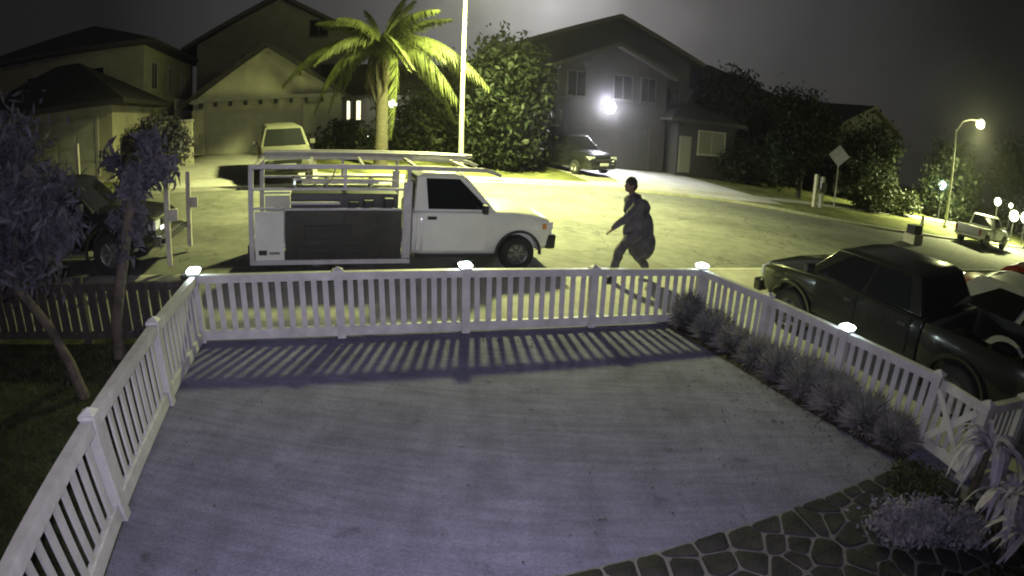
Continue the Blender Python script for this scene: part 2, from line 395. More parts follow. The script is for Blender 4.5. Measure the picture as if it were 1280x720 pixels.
def fence(name, label, pts, n_per, mats=(vinyl, postM, capM, picM), lit=(), skip_first=False, wood=False, group=None, rails=((.775, .877, .045), (.03, .155, .03))):
    m, pm, cm_, pk = mats
    P = [S(u, v, TY(u, v) if v <= .3 else G(u, v)) for u, v in pts]
    t = thing(name, label, 'fence', P[0], group=group)
    for i, p in enumerate(P):
        if i == 0 and skip_first: continue
        if i+1 < len(P): a = P[i+1]-p
        else: a = p-P[i-1]
        rz = math.atan2(a.y, a.x)
        link('post', pm, t, p-P[0], rz)
        if i not in lit and cm_: link('post_cap', cm_, t, p-P[0], rz)
    for i in range(len(P)-1):
        a, b = P[i], P[i+1]; d = b-a; ln = math.hypot(d.x, d.y); rz = math.atan2(d.y, d.x); dz = d.z
        for z0, z1, hw in rails:
            x0, x1 = .056, ln-.056; y0, y1 = dz*.056/ln, dz*(ln-.056)/ln
            vs = [(x0,-hw,z0+y0),(x1,-hw,z0+y1),(x1,hw,z0+y1),(x0,hw,z0+y0),(x0,-hw,z1+y0),(x1,-hw,z1+y1),(x1,hw,z1+y1),(x0,hw,z1+y0)]
            MB().add(vs, ((0,3,2,1),(4,5,6,7),(0,1,5,4),(1,2,6,5),(2,3,7,6),(3,0,4,7))).build('rail', m, t, loc=a-P[0], rz=rz)
        n = n_per
        for k in range(n):
            f = (k+1)/(n+1); f = .5+(f-.5)*.985
            o = link('picket', pk, t, (a-P[0])+d*f, rz+rng.gauss(0, .03)); o.rotation_euler.y = rng.gauss(0, .006); o.location.z += rng.gauss(0, .003)
    return t
FRONT = [(0, 0), (1.84, .05), (3.5, .07), (5.38, .05), (7.28, 0)]
LEFT = [(0, 0), (-.07, -1.64), (-.09, -3.45), (-.1, -5.3)]
RIGHT = [(7.28, 0), (7.44, -1.4), (7.53, -2.81), (7.64, -4.2)]
fence('picket_fence', 'long white picket fence along the street, behind it the white work truck', FRONT, 11, lit=(0, 2, 4))
fence('picket_fence', 'white picket fence down the left side of the yard beside the dark lawn', LEFT, 10, skip_first=True)
fence('picket_fence', 'white picket fence down the right side behind the row of low shrubs', RIGHT, 9, lit=(2,), skip_first=True)
for k, (uv, lb) in enumerate((((0, 0), 'glowing solar light on the left corner post of the white fence'), ((3.5, .07), 'glowing solar light on the middle post of the front fence'),
                              ((7.28, 0), 'glowing solar light on the right corner post by the walking person'), ((7.53, -2.81), 'glowing solar light on side fence in front of the dark pickup'))):
    post_light(S(*uv, TY(*uv)+POST_H-.018), lb)
# gate at the end of the side fence
P0, P1 = S(7.64, -4.2, TY(7.64, -4.2)), S(7.5, -4.93, TY(7.5, -4.93))
d = P1-P0; ln = d.length; rz = math.atan2(d.y, d.x)
g = thing('gate', 'white picket gate with crossed diagonal braces at the lower right', 'gate', P0, (0, 0, rz))
for z0, z1 in ((.76, .86), (.04, .16)): MB().box(.09, ln-.03, -.025, .025, z0, z1).build('rail', vinyl, g)
for k in range(5): link('picket', picM, g, (.14+k*(ln-.22)/4, 0, 0), 0)
a, b = Vector((.10, -.040, .16)), Vector((ln-.05, -.040, .76)); dd = (b-a); ang = math.atan2(dd.z, dd.x)
mm = Matrix.Translation(a) @ Matrix.Rotation(-ang, 4, 'Y')
MB().box(0, dd.length, -.012, .012, -.04, .04, mm).build('brace', vinyl, g)
mm = Matrix.Translation((.10, -.066, .76)) @ Matrix.Rotation(ang, 4, 'Y')
MB().box(0, dd.length, -.012, .012, -.035, .035, mm).build('brace', vinyl, g)
MB().tube([(ln-.06, -.05, .62), (ln-.06, -.09, .62), (ln-.12, -.09, .62)], .012, 6).build('latch', blackpl, g)
fence('picket_fence', 'short white fence piece beyond the gate behind the drooping strap leaves', [(7.5, -4.96), (8.35, -5.1)], 5)
MB_grey = mat('grey_post_paint', (.30, .30, .31), .6, var=.1)
gp = thing('grey_post', 'plain grey post at the right edge beside the gate', 'post', S(8.35, -5.16, TY(8.35, -5.2)))
MB().box(-.05, .05, -.05, .05, -.05, 1.75).build('shaft', MB_grey, gp, bevel=.01); MB().box(-.06, .06, -.06, .06, 1.751, 1.79).build('cap', MB_grey, gp)

# weathered dark fence on the left, backlit
dark_wood = mat('weathered_wood', (.055, .045, .04), .9, var=.3, scale=5, bump=.6, stretch=(4, 4, .6))
wpost = MB().box(-.05, .05, -.05, .05, -.05, .86).mesh('post', dark_wood)
wcap = MB().box(-.06, .06, -.06, .06, .861, .89).mesh('post_cap', dark_wood)
wpic = MB().box(-.062, .062, -.012, .012, .05, .80).mesh('picket', dark_wood)
fence('wooden_fence', 'dark weathered wooden fence with narrow gaps left of the white corner post', [(-.12, .02), (-1.65, .02), (-3.2, .02), (-4.75, .02)], 9, mats=(dark_wood, wpost, wcap, wpic), rails=((.70, .80, .03), (.06, .15, .03)))

# ------------------------------------------------------------------ street lamps
pole_m = mat('lamp_pole', (.42, .43, .38), .6, .2, var=.1)
lampe = emit('street_lens', (1.0, .98, .55), 60)
YEL = (.95, 1.0, .36)
def street_lamp(u, v, z, hgt, arm, label, watts, col, r0=.09, tilt=None, glow=.008):
    t = thing('street_lamp', label, 'street lamp', S(u, v, z), (0, 0, ANG), 'street lamps')
    MB().tube([(0, 0, -.1), (0, 0, hgt*.5), (0, 0, hgt)], [r0, r0*.8, r0*.6], 12).build('pole', pole_m, t, smooth=True)
    MB().tube([(0, 0, -.02), (0, 0, .25), (0, 0, .3)], [r0*1.7, r0*1.6, r0*1.05], 12).build('base', pole_m, t, smooth=True)
    ax, ay, az = arm
    MB().tube([(0, 0, hgt-.15), (ax*.3, ay*.3, hgt+az*.65), (ax*.7, ay*.7, hgt+az*.95), (ax, ay, hgt+az)], [r0*.5, r0*.45, r0*.4, r0*.4], 8).build('arm', pole_m, t, smooth=True)
    L_ = math.hypot(ax, ay); dx, dy = ax/L_, ay/L_; m = Matrix.Translation((ax, ay, hgt+az)) @ Matrix.Rotation(math.atan2(dy, dx), 4, 'Z')
    hd = MB().loft([[m @ Vector(p) for p in ((-.1,-.06,-.03),(-.1,.06,-.03),(-.1,.05,.06),(-.1,-.05,.06))], [m @ Vector(p) for p in ((.2,-.15,-.05),(.2,.15,-.05),(.2,.1,.1),(.2,-.1,.1))], [m @ Vector(p) for p in ((.6,-.12,-.04),(.6,.12,-.04),(.6,.07,.05),(.6,-.07,.05))]]).build('lamp_head', pole_m, t)
    ln = MB().ball(m @ Vector((.36, 0, -.16)), (.30, .26, .28), 16, 10).build('lens', lampe, hd, smooth=True)  # lens ball enlarged to stand for the glare round the head
    lamp('bulb', t, m @ Vector((.36, 0, -.62)), watts, col, .40, 'SPOT', R(154), tilt)
    lamp('glow', t, m @ Vector((.36, 0, -.62)), watts*glow, col, .15)     # added all-round point light for the halo; the spot throws downwards
    return t
street_lamp(6.62, 13.4, FARZ(6.62, 13.4), 7.9, (-.1, -2.0, .3), 'tall pale street lamp pole rising behind the work truck cab', 34000, YEL, .10, (R(5), 0, 0))
street_lamp(35.5, 10.5, FARZ(35.5, 10.5), 6.1, (2.6, -.3, .95), 'street lamp with a glaring head down the street at right', 50000, (.95, 1.0, .42), .09, None, .02)

# ------------------------------------------------------------------ vehicles
def ring(x, zb, zt, hw, crown=.02):
    h = zt-zb
    half = [(hw*.86, zb), (hw*.97, zb+h*.12), (hw, zb+h*.45), (hw*.985, zb+h*.78), (hw*.94, zt-.035), (hw*.84, zt)]
    r = [(x, -y, z) for y, z in half] + [(x, 0, zt+crown)] + [(x, y, z) for y, z in reversed(half)] + [(x, 0, zb)]
    return r
def wheel(t, x, y, r, wd, side, m_rim=None):
    w_ = thing_part = MB().lathe([(r*.60, -wd/2), (r*.93, -wd/2), (r, -wd/2+.03), (r, wd/2-.03), (r*.93, wd/2), (r*.60, wd/2), (r*.60, -wd/2)], 24, 'y').build('wheel', tyre_m, t, smooth=True, loc=(x, y, r))
    s = side
    rm = MB().lathe([(0, s*wd*.30), (r*.16, s*wd*.32), (r*.2, s*wd*.22), (r*.45, s*wd*.18), (r*.52, s*wd*.36), (r*.61, s*wd*.44), (r*.61, s*wd*.1), (0, s*wd*.1)], 20, 'y')
    for k in range(6):
        a = k*math.pi/3; rm.tube([(r*.18*math.cos(a), s*wd*.26, r*.18*math.sin(a)), (r*.55*math.cos(a), s*wd*.34, r*.55*math.sin(a))], r*.07, 6)
    rm.build('rim', m_rim or rim_m, w_, smooth=True)
    return w_
def body_mesh(stations, arches, hw, m, name='body'):
    mb = MB().loft([ring(*s) for s in stations])
    cut = []
    for x, z, r in arches: cut.append(MB().lathe([(0, -hw-.3), (r, -hw-.3), (r, -hw+.27), (0, -hw+.27)], 24, 'y', (x, 0, z))); cut.append(MB().lathe([(0, hw-.27), (r, hw-.27), (r, hw+.3), (0, hw+.3)], 24, 'y', (x, 0, z)))
    me = evaluated(mb, [('BEVEL', dict(width=.02, segments=2, limit_method='ANGLE', angle_limit=R(40)))], name, m, cut)
    return me
def cabin(t, m, xr, xf, zb, zt, wb, wt, rr, rf, windows, name='cabin', back=True):
    """frustum from (xr..xf at zb) to (xr+rr..xf-rf at zt); windows = [(t0,t1)] along the side"""
    def p(s, f, h):                                                  # s side, f 0..1 along, h 0..1 up
        x = (xr+rr*h)+((xf-rf*h)-(xr+rr*h))*f; return Vector((x, s*(wb+(wt-wb)*h), zb+(zt-zb)*h))
    rows = []
    for h in (0, .5, .9, 1):
        k = 1 if h < .95 else .9
        x0, x1 = xr+rr*h, xf-rf*h; y = wb+(wt-wb)*h
        if h == 1: x0 += .10; x1 -= .12; 
        rows.append([(x0, -y*k, zb+(zt-zb)*h), (x1, -y*k, zb+(zt-zb)*h), (x1+(.05 if h < .95 else .03), 0, zb+(zt-zb)*h+(0 if h < .95 else .02)), (x1, y*k, zb+(zt-zb)*h), (x0, y*k, zb+(zt-zb)*h), (x0-.02, 0, zb+(zt-zb)*h+(0 if h < .95 else .02))])
    c = MB().loft(rows).build(name, m, t, smooth=True, bevel=.015, angle=30)
    for s in (-1, 1):
        for f0, f1, e0, e1 in windows:                               # e0,e1: lean of the ends
            q = [p(s, f0, .06), p(s, f1, .06), p(s, f1-e1, .86), p(s, f0+e0, .86)]
            for v in q: v.y += s*.012
            inn = [v-Vector((0, s*.02, 0)) for v in q]
            MB().add(q+inn, ((0,1,2,3),(4,7,6,5),(0,4,5,1),(1,5,6,2),(2,6,7,3),(3,7,4,0))).build('side_window', glass_m, t)
    def front(sgn, x_at, name):
        q = []
        for h in (.08, .88):
            for s in (-1, 1):
                x = x_at(h); y = s*(wb+(wt-wb)*h)*.88; q.append(Vector((x+sgn*.02, y, zb+(zt-zb)*h)))
        mid = [Vector((x_at(.08)+sgn*.068, 0, zb+(zt-zb)*.08)), Vector((x_at(.88)+sgn*.068, 0, zb+(zt-zb)*.88))]
        MB().add([q[0], mid[0], q[1], q[3], mid[1], q[2]], ((0, 1, 4, 5), (1, 2, 3, 4))).build(name, glass_m, t)
    front(1, lambda h: xf-rf*h, 'windscreen')
    if back: front(-1, lambda h: xr+rr*h-.0, 'rear_window')
    return c
def mirror(t, x, hw, z, m, sides=(-1, 1)):
    for s in sides:
        MB().box(x-.04, x+.05, s*(hw+.02) if s > 0 else -hw-.20, hw+.20 if s > 0 else -hw-.02, z, z+.15).build('wing_mirror', m, t, bevel=.02)
def lights(t, x, hw, z, w_=.28, h=.13, rear=None, zr=None):
    for s in (-1, 1):
        MB().box(x-.05, x+.012, min(s*hw, s*(hw-w_)), max(s*hw, s*(hw-w_)), z-h/2, z+h/2).build('headlight', lens_m, t, bevel=.015)
        if rear is not None: MB().box(rear-.012, rear+.05, min(s*hw, s*(hw-.12)), max(s*hw, s*(hw-.12)), zr-.15, zr+.15).build('tail_light', redlens, t, bevel=.01)

# --- white work truck with a steel rack and dark side panel
truck_w = mat('truck_white', (.76, .76, .74), .42, var=.05, scale=2, wear=.12, coat=.2)
rack_m = mat('rack_steel', (.50, .48, .52), .5, .1, var=.1)
dark_panel = mat('dark_panel', (.030, .028, .030), .35, var=.35, scale=2.5, spec=.5)
T = thing('work_truck', 'white work truck with a ladder rack and dark side panel at the kerb', 'truck', S(.36, 3.45, ZR(.36, 3.45)), (0, 0, 0))
T.rotation_mode = 'XYZ'; T.matrix_world = Matrix.Translation(S(.36, 3.45, ZR(.36, 3.45))) @ Matrix.Rotation(ANG, 4, 'Z') @ Matrix.Rotation(-SLOPE, 4, 'Y') @ Matrix.Rotation(.03, 4, 'X')
st = [(2.80, .33, 1.08, .80, 0), (3.1, .30, 1.11, .83, 0), (3.9, .30, 1.11, .84, 0), (4.25, .31, 1.12, .84, .02), (4.65, .33, 1.115, .84, .04), (5.0, .36, 1.085, .83, .04), (5.28, .40, 1.01, .81, .035), (5.41, .44, .92, .77, .02)]
link('body', body_mesh(st, [(4.75, .33, .42)], .84, truck_w), T)
cabin(T, truck_w, 2.82, 4.30, 1.09, 1.74, .79, .66, .06, .62, [(.17, .93, .0, .10)])
for s in (-1, 1):
    dr = MB().box(2.98, 4.12, *(sorted((s*.842, s*.85))), .40, 1.07).build('door', truck_w, T, bevel=.006)
    MB().box(3.05, 3.21, *(sorted((s*.852, s*.875))), .955, 1.01).build('handle', blackpl, dr, bevel=.005)
MB().box(5.30, 5.50, -.80, .80, .42, .70).build('front_bumper', blackpl, T, bevel=.04)
MB().box(5.385, 5.43, -.48, .48, .74, .90).build('grille', blackpl, T, bevel=.01)
lights(T, 5.40, .80, .86, .30, .15)
for s in (-1, 1): MB().ball((5.50, s*.62, .55), (.03, .06, .05)).build('fog_light', lens_m, T, smooth=True)
MB().box(4.0, 4.09, -1.02, -.86, 1.08, 1.24).build('wing_mirror', blackpl, T, bevel=.02); MB().box(4.0, 4.09, .86, 1.02, 1.08, 1.24).build('wing_mirror', blackpl, T, bevel=.02)
for x in (4.75, 1.15):
    for s in (-1, 1): wheel(T, x, s*.72, .33, .21, s)
MB().box(.05, 4.9, -.42, .42, .36, .48).build('chassis', blackpl, T)
MB().box(0, 2.74, -.84, .84, .48, .56).build('flatbed', truck_w, T)
for s in (-1, 1):
    y = s*.86
    MB().box(.10, .60, *sorted((y-.012, y+.012)), .27, 1.10).build('white_panel', truck_w, T)
    MB().box(.62, 2.60, *sorted((y-.010, y+.010)), .27, 1.115).build('dark_panel', dark_panel, T)
    MB().box(.0, 2.76, *sorted((y-.03, y+.035)), .19, .268).build('skirt_rail', rack_m, T)
    MB().box(2.615, 2.76, *sorted((y-.025, y+.025)), .28, 1.60).build('headboard_post', rack_m, T, bevel=.008)
    MB().box(.0, .085, *sorted((y-.04, y+.04)), .27, 1.80).build('rack_post', rack_m, T, bevel=.008)
    MB().box(.09, 2.61, *sorted((y-.022, y+.022)), 1.45, 1.49).build('side_rail', rack_m, T)
    MB().box(1.60, 1.65, *sorted((y-.02, y+.02)), 1.492, 1.79).build('rack_post', rack_m, T)
    MB().box(.09, .60, *sorted((y-.02, y+.02)), 1.13, 1.17).build('side_rail', rack_m, T)
    MB().box(.0, 4.0, *sorted((y-.03, y+.03)), 1.80, 1.875).build('rack_rail', rack_m, T, bevel=.008)
    MB().tube([(4.0, y, 1.84), (4.18, y*.97, 1.80), (4.32, y*.93, 1.74)], .032, 8).build('rack_nose', rack_m, T, smooth=True)
    MB().tube([(2.70, y, 1.60), (2.70, y, 1.81)], .03, 8).build('rack_post', rack_m, T)
    lens = emit('side_marker', (1, .95, .8), 3) if s < 0 else redlens
    MB().box(.11, .16, *sorted((y+s*.014, y+s*.03)), .80, .93).build('reflector', mat('reflector_white', (.9, .9, .9), .1, var=.02, spec=1), T)
    # raised black plates on the panel
    MB().box(.95, 1.75, *sorted((y+s*.012, y+s*.03)), .62, .86).build('panel_plate', blackpl, T, bevel=.01)
    MB().box(.80, 1.95, *sorted((y+s*.012, y+s*.026)), .38, .50).build('panel_plate', blackpl, T, bevel=.01)
for x in (.06, 1.0, 1.9, 2.8, 3.7): MB().box(x, x+.05, -.83, .83, 1.82, 1.865).build('cross_bar', rack_m, T)
MB().tube([(.1, .84, 1.95), (3.2, .84, 1.95), (4.2, .84, 1.93)], .04, 8).build('rack_pipe', rack_m, T, smooth=True)
MB().tube([(.1, .55, 1.93), (4.0, .55, 1.93)], .05, 8).build('rack_pipe', rack_m, T, smooth=True)
for x in (.3, 1.6, 2.9): MB().box(x, x+.06, .50, .88, 1.866, 1.90).build('pipe_clamp', rack_m, T)
MB().box(.7, 2.55, -.62, .50, .57, 1.36).build('tool_chest', mat('chest_dark', (.05, .05, .05), .4, var=.2), T, bevel=.02)
MB().box(.7, 1.55, -.82, -.64, 1.20, 1.24).build('tool_tray', rack_m, T)
for x in (1.70, 1.95, 2.3): MB().box(x, x+.16, -.80, -.66, 1.10, 1.24+.1*(x-1.7)).build('tool_case', blackpl, T, bevel=.015)
MB().box(-.04, 0, -.8, .8, .3, .5).build('rear_bumper', blackpl, T)
for s in (-1, 1):
    vs = []; fs = []; n = 16
    for k in range(n+1):
        a = math.pi*k/n
        for rr_, yy in ((.405, s*.80), (.45, s*.835), (.45, s*.862), (.405, s*.862)): vs.append((4.75+rr_*math.cos(a), yy, .33+rr_*math.sin(a)))
    for k in range(n):
        for i in range(4): fs.append((k*4+i, k*4+(i+1) % 4, k*4+4+(i+1) % 4, k*4+4+i))
    MB().add(vs, fs).build('wheel_arch', blackpl, T, smooth=True)
    MB().box(2.86, 4.28, *sorted((s*.80, s*.846)), .285, .335).build('sill', blackpl, T, bevel=.008)
    MB().box(2.868, 2.93, *sorted((s*.80, s*.846)), .42, 1.05).build('door_seam', truck_w, T)
    MB().box(5.20, 5.27, *sorted((s*.80, s*.826)), .80, .90).build('side_marker', mat('amber_lens', (.6, .25, .03), .2, var=.05), T, bevel=.006)
MB().box(.16, .30, -.885, -.873, .36, .44).build('stencil_mark', blackpl, T); MB().box(.34, .52, -.885, -.873, .37, .41).build('stencil_mark', mat('stencil_grey', (.2, .2, .2), .6, var=.1), T)
MB().box(.62, 2.60, -.89, -.845, 1.116, 1.15).build('panel_batten', rack_m, T); MB().box(1.605, 1.625, -.885, -.871, .28, 1.08).build('panel_batten', blackpl, T)
MB().tube([(.75, -.80, 1.62), (2.5, -.80, 1.60)], .022, 6).build('conduit', rack_m, T); MB().tube([(.9, -.74, 1.56), (2.2, -.74, 1.57)], .03, 6).build('conduit', mat('conduit_pvc', (.55, .55, .5), .5, var=.1), T)
for x in (.75, 1.30, 2.05): MB().tube([(x, -.70, 1.49), (x+.02, -.70, 1.66)], [.045, .04], 8).build('paint_can', chrome, T, smooth=True)
MB().tube([(1.0, -.86, 1.79), (1.04, -.90, 1.6), (1.2, -.90, 1.5), (1.4, -.89, 1.62), (1.45, -.86, 1.8)], .012, 6).build('rope', mat('rope', (.5, .45, .3), .9, var=.2), T)
wp = Matrix.Translation((4.22, 0, 1.15))
for y0 in (-.45, .15): MB().tube([(4.30, y0, 1.13), (4.14, y0+.42, 1.30)], .010, 5).build('wiper', blackpl, T)

def pickup(name, label, M, paint, hw=.93, L=5.3, cab=(2.0, 4.0), roof=1.75, bed_h=1.08, hood=1.12, clear=.45, r=.38, crew=True, rimm=None, rf=.62, wt=.74, rr=.08):
    t = thing(name, label, 'pickup truck'); t.matrix_world = M
    c0, c1 = cab
    st = [(c0, clear, bed_h, hw*.97, 0), (c0+.3, clear-.02, bed_h+.03, hw, 0), (c1-.2, clear-.02, bed_h+.04, hw, 0), (c1+.15, clear, hood, hw, .03), (L-.75, clear, hood-.03, hw*.99, .04), (L-.25, clear+.04, hood-.09, hw*.95, .03), (L-.1, clear+.1, hood-.17, hw*.88, .02)]
    link('body', body_mesh(st, [(L-.95, r, r+.11)], hw, paint), t)
    wins = [(.10, .47, .02, 0), (.51, .93, 0, .13)] if crew else [(.12, .92, .02, .12)]
    cabin(t, paint, c0+.04, c1+.12, bed_h+.02, roof, hw*.93, hw*wt, rr, rf, wins)
    # open bed with separate sides
    bm_ = [(.06, clear+.05, bed_h, hw*.96, 0), (.4, clear, bed_h, hw*.99, 0), (c0-.3, clear, bed_h, hw*.99, 0), (c0-.04, clear, bed_h, hw*.97, 0)]
    mb = MB().loft([ring(*s) for s in bm_]); cut = [MB().box(.14, c0-.12, -hw*.85, hw*.85, clear+.25, bed_h+.3)]
    for s in (-1, 1): cut.append(MB().lathe([(0, s*hw-.27), (r+.11, s*hw-.27), (r+.11, s*hw+.27), (0, s*hw+.27)], 24, 'y', (1.05, 0, r)))
    link('bed', evaluated(mb, [('BEVEL', dict(width=.015, segments=2, limit_method='ANGLE', angle_limit=R(40)))], 'bed', paint, cut), t)
    for s in (-1, 1):
        for xc in (1.05, L-.95):
            prof = [(r+.10, s*hw*.97), (r+.16, s*hw*1.01), (r+.145, s*(hw*1.01+.03)), (r+.10, s*(hw+.025))]
            vs = []; fs = []; n = 14
            for k in range(n+1):
                a = math.pi*(k/n)*1.08-.13
                for rr_, yy in prof: vs.append((xc+rr_*math.cos(a), yy, r+rr_*math.sin(a)))
            for k in range(n):
                for i in range(4): fs.append((k*4+i, k*4+(i+1) % 4, k*4+4+(i+1) % 4, k*4+4+i))
            MB().add(vs, fs).build('wheel_arch', paint, t, smooth=True)
            wheel(t, xc, s*(hw-.12), r, .25, s, rimm)
        for xd in ((c1-1.0, c0+.16) if crew else (c0+.3,)):
            dr = MB().box(xd, xd+.85, *sorted((s*(hw+.002), s*(hw+.010))), clear+.1, bed_h-.02).build('door', paint, t, bevel=.004)
            MB().box(xd+.06, xd+.2, *sorted((s*(hw+.011), s*(hw+.035))), bed_h-.17, bed_h-.12).build('handle', blackpl, dr, bevel=.005)
        MB().tube([(c0+.05, s*(hw+.02), clear-.03), (c1-.05, s*(hw+.02), clear-.03)], .04, 8).build('side_step', chrome, t, smooth=True)
    MB().box(L-.16, L+.04, -hw*.95, hw*.95, clear-.0, clear+.22).build('front_bumper', chrome if not crew else paint, t, bevel=.04)
    MB().box(-.06, .07, -hw*.93, hw*.93, clear+.0, clear+.17).build('rear_bumper', chrome, t, bevel=.03)
    MB().box(L-.15, L-.06, -hw*.5, hw*.5, hood-.42, hood-.2).build('grille', blackpl, t, bevel=.02)
    lights(t, L-.10, hw*.90, hood-.28, .3, .16, .05, bed_h-.25)
    mirror(t, c1-.08, hw, bed_h+.06, paint)
    MB().box(.4, L-.4, -.4, .4, r-.02, clear+.05).build('chassis', blackpl, t)
    return t
def placeM(u, v, z, yaw, pitch=0, roll=0): return Matrix.Translation(S(u, v, z)) @ Matrix.Rotation(ANG+yaw, 4, 'Z') @ Matrix.Rotation(pitch, 4, 'Y') @ Matrix.Rotation(roll, 4, 'X')
grey_green = mat('pickup_paint', (.022, .024, .021), .25, .1, var=.06, scale=2, coat=.6)
# dark pickup in the driveway, nose to the street (+v); its left flank faces the fence
pickup('pickup_truck', 'dark grey-green crew cab pickup parked beyond the side fence', placeM(9.70, -4.98, TY(9.70, -4.98), math.pi/2, -math.atan(.0177), SLOPE), grey_green, hw=.93, L=5.3, cab=(1.80, 3.98), roof=1.70, bed_h=1.17, hood=1.18, clear=.50, r=.40, rf=.52, wt=.70, rr=.24)
# dark pickup with a rack on the street at left
black_paint = mat('black_paint', (.018, .018, .02), .3, .1, var=.06, coat=.5)
lp = pickup('pickup_truck', 'black pickup at the left kerb with two tall pale rack posts', placeM(-6.25, 3.5, ZR(-6.25, 3.5), 0, -SLOPE), black_paint, hw=.86, L=5.0, cab=(1.9, 3.6), roof=1.68, crew=False)
pale = mat('pale_timber', (.55, .52, .46), .7, var=.12, scale=5)
for y in (-.80, .80):
    MB().box(5.10, 5.19, y-.045, y+.045, .15, 1.62).build('rack_post', pale, lp, bevel=.008)
    MB().box(5.19, 5.34, y-.03, y+.03, .92, 1.12).build('bracket', pale, lp, bevel=.01)
MB().box(5.02, 5.098, -.84, .84, .55, .63).build('rack_beam', blackpl, lp)
MB().box(5.0, 5.02, -.78, -.62, .78, .84).build('front_marker', emit('marker', (1, 1, 1), 2.0), lp)

def car(name, label, M, paint, L=4.4, hw=.88, hood=.95, roof=1.45, clear=.24, r=.32, cab=(.35, 3.15), rr=.35, rf=.75, wins=((.12, .48, .06, 0), (.52, .92, 0, .14)), trunk=.98, cat='car'):
    t = thing(name, label, cat); t.matrix_world = M
    st = [(.0, clear+.2, trunk-.12, hw*.84, 0), (.12, clear+.06, trunk-.02, hw*.93, .01), (.6, clear, trunk, hw, .01), (L*.5, clear, (trunk+hood)/2, hw, 0), (L*.72, clear, hood, hw, .03), (L-.45, clear, hood-.08, hw*.97, .04), (L-.12, clear+.03, hood-.2, hw*.9, .03), (L, clear+.12, hood-.32, hw*.78, .01)]
    link('body', body_mesh(st, [(L*.81, r, r+.07), (L*.19, r, r+.07)], hw, paint), t)
    cabin(t, paint, cab[0], cab[1], hood-.01, roof, hw*.94, hw*.72, rr, rf, wins)
    for x in (L*.81, L*.19):
        for s in (-1, 1): wheel(t, x, s*(hw-.12), r, .21, s)
    lights(t, L-.05, hw*.86, hood-.27, .34, .14, .05, trunk-.2)
    MB().box(L-.02, L+.03, -.45, .45, hood-.42, hood-.30).build('grille', blackpl, t, bevel=.02)
    MB().box(L+.0, L+.05, -.75, .75, clear+.1, clear+.2).build('lower_grille', blackpl, t, bevel=.02)
    MB().box(L+.05, L+.065, -.26, .26, clear+.24, clear+.37).build('number_plate', plate_m, t)
    mirror(t, cab[1]-.55, hw, hood+.03, paint)
    for s in (-1, 1):
        for xd in (L*.30, L*.51):
            dr = MB().box(xd, xd+L*.19, *sorted((s*(hw+.001), s*(hw+.009))), clear+.12, hood-.08).build('door', paint, t, bevel=.004)
            MB().box(xd+.05, xd+.2, *sorted((s*(hw+.010), s*(hw+.03))), hood-.2, hood-.165).build('handle', paint, dr, bevel=.004)
    return t
car_dark = mat('car_charcoal', (.018, .019, .018), .22, .3, var=.05, coat=.7)
car_silver = mat('car_silver', (.48, .49, .49), .3, .1, var=.05, coat=.5)
car_red = mat('car_red', (.20, .02, .02), .3, .1, var=.05, coat=.5)
car_cream = mat('car_cream', (.10, .10, .08), .35, var=.05, coat=.4)
car('parked_car', 'dark hatchback facing the street on the driveway below the bright wall lamp', placeM(12.3, 20.2, FARZ(12.3, 20.2)+.01, -math.pi/2+.30, .05), car_dark, L=4.7, hw=1.0, roof=1.72, hood=1.08, trunk=1.08, cab=(.1, 3.45), rr=.4)
car('parked_car', 'black tall van parked beside the hedge left of the hatchback', placeM(10.75, 23.0, FARZ(10.75, 23.0), -math.pi/2, .05), black_paint, L=4.9, hw=.95, roof=2.15, hood=1.15, trunk=1.15, clear=.3, r=.36, cab=(.02, 3.9), rr=.12, rf=.7, cat='van')
car('parked_car', 'silver car beyond the dark pickup, cut by the right edge', placeM(12.15, -5.4, TY(12.15, -5.4), math.pi/2, -math.atan(.0177), SLOPE), car_silver, L=4.7, hw=.9, roof=1.66, hood=1.0, trunk=1.0, clear=.26, cab=(.05, 3.4), rr=.2, rf=.8)
car('parked_car', 'red car just visible past the silver car at the right edge', placeM(16.9, -4.0, TY(16.9, -4.0)-.03, math.pi/2, 0, SLOPE), car_red, L=4.4, roof=1.62)
car('parked_car', 'cream van across the street showing over the truck rack', placeM(-.15, 15.6, FARZ(-.15, 15.6), -math.pi/2+.15, .05), car_cream, L=4.5, hw=.88, roof=1.75, hood=1.1, trunk=1.1, clear=.3, cab=(.05, 3.3), rr=.12, rf=.6, cat='van')
pickup('pickup_truck', 'white pickup parked far down the street beneath the second lamp', placeM(31.6, 7.0, ZR(31.6, 7.0)+.0, .05, -SLOPE), mat('pickup_white', (.6, .6, .56), .35, var=.05, coat=.3), hw=.9, crew=False, cab=(2.1, 3.7))

# ------------------------------------------------------------------ houses
roof_m = mat('roof_shingle', (.045, .042, .04), .9, var=.25, scale=3, bump=.5, bscale=20)
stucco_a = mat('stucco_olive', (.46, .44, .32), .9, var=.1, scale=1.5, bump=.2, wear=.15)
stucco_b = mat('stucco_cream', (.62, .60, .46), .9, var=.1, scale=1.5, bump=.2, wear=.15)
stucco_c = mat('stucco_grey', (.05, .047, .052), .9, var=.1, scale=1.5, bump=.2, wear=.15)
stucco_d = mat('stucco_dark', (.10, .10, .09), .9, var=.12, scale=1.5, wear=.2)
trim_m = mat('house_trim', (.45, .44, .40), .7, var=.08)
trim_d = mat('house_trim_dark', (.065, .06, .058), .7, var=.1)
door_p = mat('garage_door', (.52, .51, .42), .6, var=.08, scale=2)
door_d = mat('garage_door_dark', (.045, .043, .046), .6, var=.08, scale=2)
winlit = emit('lit_window', (1.0, .95, .62), 1.6)
def house(label, u, v, zb, rz=0):
    return thing('house', label, 'house', S(u, v, zb), (0, 0, ANG+rz))
